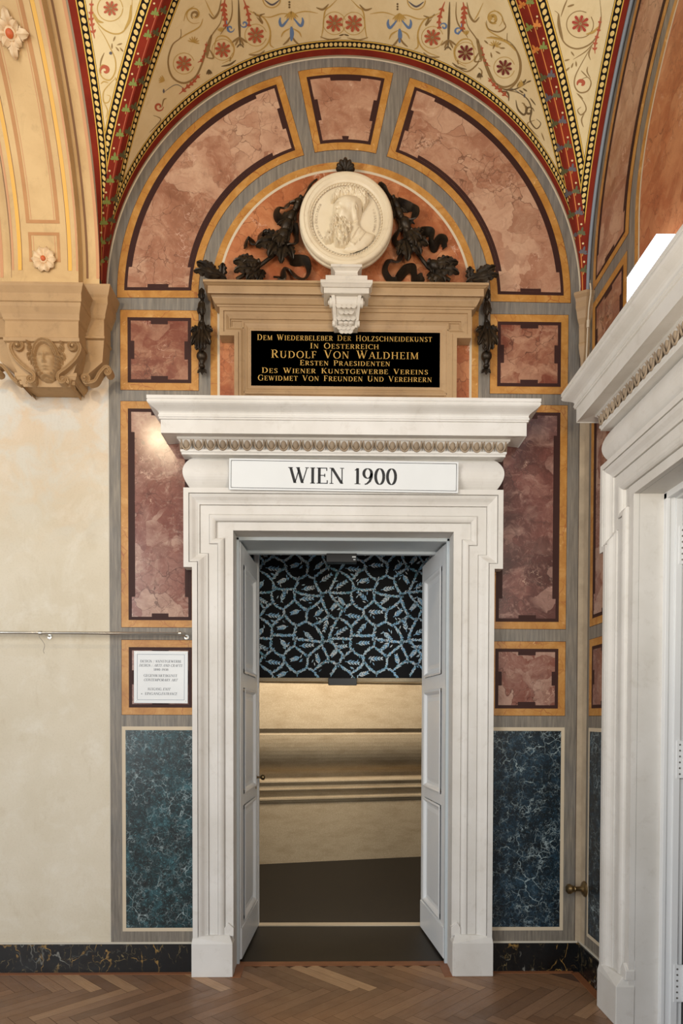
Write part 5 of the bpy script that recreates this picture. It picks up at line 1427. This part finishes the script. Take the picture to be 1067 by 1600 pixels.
def scroll(pts, v0, v1, p0, p1, name='scroll', w=.017):
    """S-scroll: spiral v0 (cx, cy, r, start angle, dir), curve pts, spiral v1; raised band of depth"""
    def sp(v, rev):
        cx, cz = KP(v[0], v[1]); r = v[2]/5.616/281; L = []
        for i in range(25):
            f = i/24; a = math.radians(v[3])+v[4]*2*PI*1.45*f; L.append((cx+r*(1-.82*f)*math.cos(a), cz+r*(1-.82*f)*math.sin(a)))
        return L[::-1] if rev else L
    line = sp(v0, True) + [(q.x, q.z) for q in catmull([(a, 0, b) for a, b in [KP(*p) for p in pts]], 6)] + sp(v1, False)
    mb = MB(); rows = []; n = len(line)
    for i, (x, z) in enumerate(line):
        a, b = line[max(i-1, 0)], line[min(i+1, n-1)]; dx, dz = b[0]-a[0], b[1]-a[1]; l = math.hypot(dx, dz) or 1; nx, nz = -dz/l, dx/l
        f = i/(n-1); p = p0+(p1-p0)*f
        hw = w*(.42+.58*math.sin(PI*min(max((f-.02)/.96, 0), 1))**.7)*.5
        rows.append([(x+nx*hw, -p+.055, z+nz*hw), (x+nx*hw, -p, z+nz*hw), (x+nx*hw*.55, -p-.004, z+nz*hw*.55), (x, -p+.0035, z), (x-nx*hw*.55, -p-.004, z-nz*hw*.55), (x-nx*hw, -p, z-nz*hw), (x-nx*hw, -p+.055, z-nz*hw)])
    mb.grid(rows, 0, True); mb.poly(rows[0]); mb.poly(rows[-1])
    for v, p in ((v0, p0), (v1, p1)):
        cx, cz = KP(v[0], v[1]); r = v[2]/5.616/281
        mb.lathe([(r*.98,-.05),(r*.96,-.022),(r*.3,-.020),(r*.24,.0),(r*.18,.007),(0,.009)], Matrix.Translation((cx, -p+.004, cz)) @ RT, 18)
    return mb.build(name, CORBEL_STONE, ck)
scroll([(118,180),(88,240),(130,330),(215,410),(285,460),(290,500)], (155,225,50,120,-1), (255,500,34,-10,-1), .232, .200)
scroll([(672,185),(702,240),(660,330),(575,410),(505,460),(498,500)], (640,230,46,60,1), (535,505,34,190,1), .232, .200)
scroll([(730,490),(790,470),(830,400),(880,345),(915,350)], (703,450,40,-60,1), (898,385,30,60,-1), .155, .135)
scroll([(110,490),(50,450),(0,380),(-50,330),(-90,340)], (125,440,40,240,-1), (-90,380,30,120,1), .155, .135)
for s in (-1, 1):                                         # small leaves beside the lower volutes
    mb = MB(); x, z = KP(400+s*150, 470)
    for k, a in enumerate((-1.9, -1.3, -.8)): leaf_mesh(mb, (x, -.19, z), -PI/2-s*(a+1.4), .05, .03, .2, .4, 2, k)
    mb.build('leaf', CORBEL_STONE, ck)
# the mask
fx0, fz0 = KP(395, 350); FW, FH = .085, .150
gx = np.linspace(-.105, .105, 85); gz = np.linspace(-.125, .125, 101); X, Z = np.meshgrid(gx, gz)
u, v = X/.058, Z/.088
face = np.where(u*u+v*v < 1, .062*np.sqrt(np.clip(1-u*u-v*v, 0, 1)), 0)
# tapering chin, brow, sockets, nose, lips, chin, cheeks
el = lambda cx, cz, rx, rz, h, a=0: bmp(X, Z, cx, cz, rx, rz, h, a)
fc = face.copy(); on = face > .0
det = el(0,.024,.045,.016,.004) + el(-.021,.012,.013,.0075,-.012) + el(.021,.012,.013,.0075,-.012) + el(-.021,.011,.009,.0045,.0065) + el(.021,.011,.009,.0045,.0065)
det += el(-.022,.025,.017,.004,.006,-.12) + el(.022,.025,.017,.004,.006,.12)
det += el(0,.004,.0062,.022,.014) + el(0,-.013,.0075,.0085,.013) + el(-.009,-.015,.005,.005,.005) + el(.009,-.015,.005,.005,.005)
det += el(0,-.0335,.015,.0045,.0085) + el(0,-.045,.012,.0048,.0085) + el(0,-.039,.016,.0016,-.006) + el(0,-.066,.014,.012,.009) + el(-.032,-.012,.016,.018,.005) + el(.032,-.012,.016,.018,.005) + el(0,-.054,.012,.004,-.004)
det += el(0,-.0245,.004,.005,-.003)
fc = np.where(on, fc+det*np.clip(face/.02, 0, 1), 0)
# hood and hair: ring around the face
ru, rv = X/.078, (Z-.006)/.108
rr_ = np.sqrt(ru*ru+rv*rv); ring = np.where((rr_ < 1), .050*np.sqrt(np.clip(1-((rr_-.80)/.20)**2, 0, 1)), 0)*(rr_ > .60)
ang_ = np.arctan2(Z, X)
ring = np.where(Z > .02, ring*(1+.16*np.sin(rr_*46)), ring*(1+.28*np.sin(Z*330+6*np.abs(X)/.05)))
wings = np.zeros(X.shape)
for s in (-1, 1):
    for k, (cx, cz, rx, rz, a) in enumerate(((.083,.060,.016,.026,-.5*s), (.092,.028,.012,.022,.35*s), (.078,.010,.012,.028,.2*s), (.090,.088,.010,.016,-.2*s))):
        wings = np.maximum(wings, .040*np.exp(-(((X-s*cx)*math.cos(a)+(Z-cz)*math.sin(a))/rx)**2-((-(X-s*cx)*math.sin(a)+(Z-cz)*math.cos(a))/rz)**2)*(1+.25*np.sin((Z*1.0+X*s)*420)))
HH = np.maximum(np.maximum(fc, ring), np.where(wings > .006, wings, 0))
mb = MB(); vv = []; vid = -np.ones(X.shape, int)
on = HH > .0
pad = on.copy()
pad[1:] |= on[:-1]; pad[:-1] |= on[1:]; pad[:, 1:] |= on[:, :-1]; pad[:, :-1] |= on[:, 1:]
for i in range(X.shape[0]):
    for j in range(X.shape[1]):
        if pad[i, j]:
            vid[i, j] = len(vv); sl_ = .19+.035*(Z[i,j]/.12)
            vv.append((fx0+X[i,j], -sl_+.012-1.0*float(HH[i,j]), fz0+Z[i,j]))
ff = [(vid[i,j], vid[i,j+1], vid[i+1,j+1], vid[i+1,j]) for i in range(X.shape[0]-1) for j in range(X.shape[1]-1) if min(vid[i,j], vid[i,j+1], vid[i+1,j+1], vid[i+1,j]) >= 0]
mb.add(vv, ff, 0, True); mb.build('mask', CORBEL_STONE, ck)

# ---- bosses on the rib
BOSSC = plain('boss_cream_plaster', (226,202,166), .7, c2=(208,176,136), sc=30); BOSSR = plain('boss_red_button', (196,92,42), .5); BOSSG = plain('boss_gold', (208,160,74), .5)
def boss(px, py, R, n, label, long_=False):
    Zc = None
    for k in range(1, 150):                               # where the view line meets the rib
        Z = k*.01; x, y = proj(rib_pt(RIBC, Z, True))
        if y <= py: Zc = Z; break
    P0 = rib_pt(RIBC, Zc, True); P1 = rib_pt(RIBC, Zc+.02, True); up = (P1-P0).normalized(); nr = Vector((1,0,0)).cross(up); nr = nr if nr.y < 0 else -nr
    M_ = Matrix((( 1, up.x, nr.x, P0.x), (0, up.y, nr.y, P0.y), (0, up.z, nr.z, P0.z), (0, 0, 0, 1)))
    t = empty('rosette'); t.matrix_world = M_; tag(t, label, 'rosette', 'rosettes on the arch')
    mb = MB()
    for k in range(n):
        a = 2*PI*k/n; L = R*(1.0 if (k % 2 == 0 or not long_) else .68); W = R*.62*(.7 if long_ else 1)
        rows = []
        for i in range(9):
            f = i/8; w = W*.5*(.35+.65*math.sin(PI*(f*.8+.12)))*(1 if i < 8 else .35)
            h = .004+.020*math.sin(PI*f*.85)+(.006 if not long_ else .010)*f
            row = []
            for uu in (-1, -.5, 0, .5, 1):
                r_ = R*.16+(L-R*.16)*f*(1-.08*abs(uu)); row.append((r_*math.cos(a)-uu*w*math.sin(a), r_*math.sin(a)+uu*w*math.cos(a), h+(.006 if uu == 0 else 0)-.006*abs(uu)))
            rows.append(row)
        mb.grid(rows, 0, True)
    dotm = 1 if not long_ else 0
    for k in range(n):
        a = 2*PI*(k+.5)/n; mb.sphere((R*.60*math.cos(a), R*.60*math.sin(a), .010), (R*.07,R*.07,.012), 5, dotm)
    mb.build('petals', [BOSSC, BOSSG], t)
    mb = MB(); mb.lathe([(R*.30,.004),(R*.28,.020),(R*.20,.024)], Matrix.Identity(4), 20); mb.build('collar', BOSSC, t)
    mb = MB(); mb.lathe([(R*.205,.018),(R*.19,.030),(R*.10,.036),(0,.038)], Matrix.Identity(4), 16); mb.build('button', BOSSR, t)
boss(68, 408, .068, 10, 'small round rosette with orange button in the square at the foot of the arch')
boss(16, 55, .095, 8, 'larger star-shaped rosette in the painted ring high on the arch', True)

# ---- small corner corbel at the right springing, with its cable and the conduit above
t = empty('corner_corbel', (WX-.028, WY-.028, 0), math.radians(45)); tag(t, 'small faceted stone corbel in the right corner under the vault springing', 'corbel')
mb = MB()
cz_ = lambda py: BK(905, py, 3.93)[1]
def facet(prof):
    rows = []
    for r, py in prof:
        z = cz_(py); rows.append([(r*math.cos(a)*1.0, -r*math.sin(a)*.0 + (-r*math.sin(a)), z) for a in [PI*k/5 for k in range(6)]])
    return rows
mb.grid(facet([(.10,462),(.115,464),(.115,468),(.10,472),(.092,476),(.092,486),(.082,490),(.070,500),(.05,507)]), 0, False); mb.build('capital', TAN_STONE, t)
mb = MB(); mb.grid(facet([(.05,507),(.048,512),(.045,534),(.05,537),(.05,541)]), 0, False); mb.build('shaft', TAN_STONE, t)
mb = MB(); mb.grid(facet([(.05,541),(.04,550),(.022,562),(.004,575)]), 0, False); mb.build('drop', TAN_STONE, t)
mb = MB()
cp = []
for k in range(61):
    Z = .02+BZR*.91*k/60; dy = -(sB(Z+.004)-sB(Z-.004))/.008
    cp.append(Vector((WX-.013, WY-s0_of(WX)-sB(Z), ZS+Z)) + Vector((0, -1, dy)).normalized()*.0145)
mb.tube(cp, .0095, 8)

o = mb.build('conduit', GYPS); tag(o, 'grey conduit following the curved edge between the vault and the right wall', 'pipe')
mb = MB()
def WR(px, py): y, z = RX(px, py, WX-.03); return (WX-.03, y, z)
mb.tube([Vector(p) for p in [q for q in catmull([WR(922,443), WR(923,457), WR(920,480), WR(918.5,505), WR(917,540), WR(915,580)], 5)]], .0042, 6)
mb.tube([Vector(WR(918.8,500)), Vector(WR(918.3,512))], .008, 8)
o = mb.build('cable', CREAMLINE); tag(o, 'thin cream cable running down beside the corner corbel', 'cable')
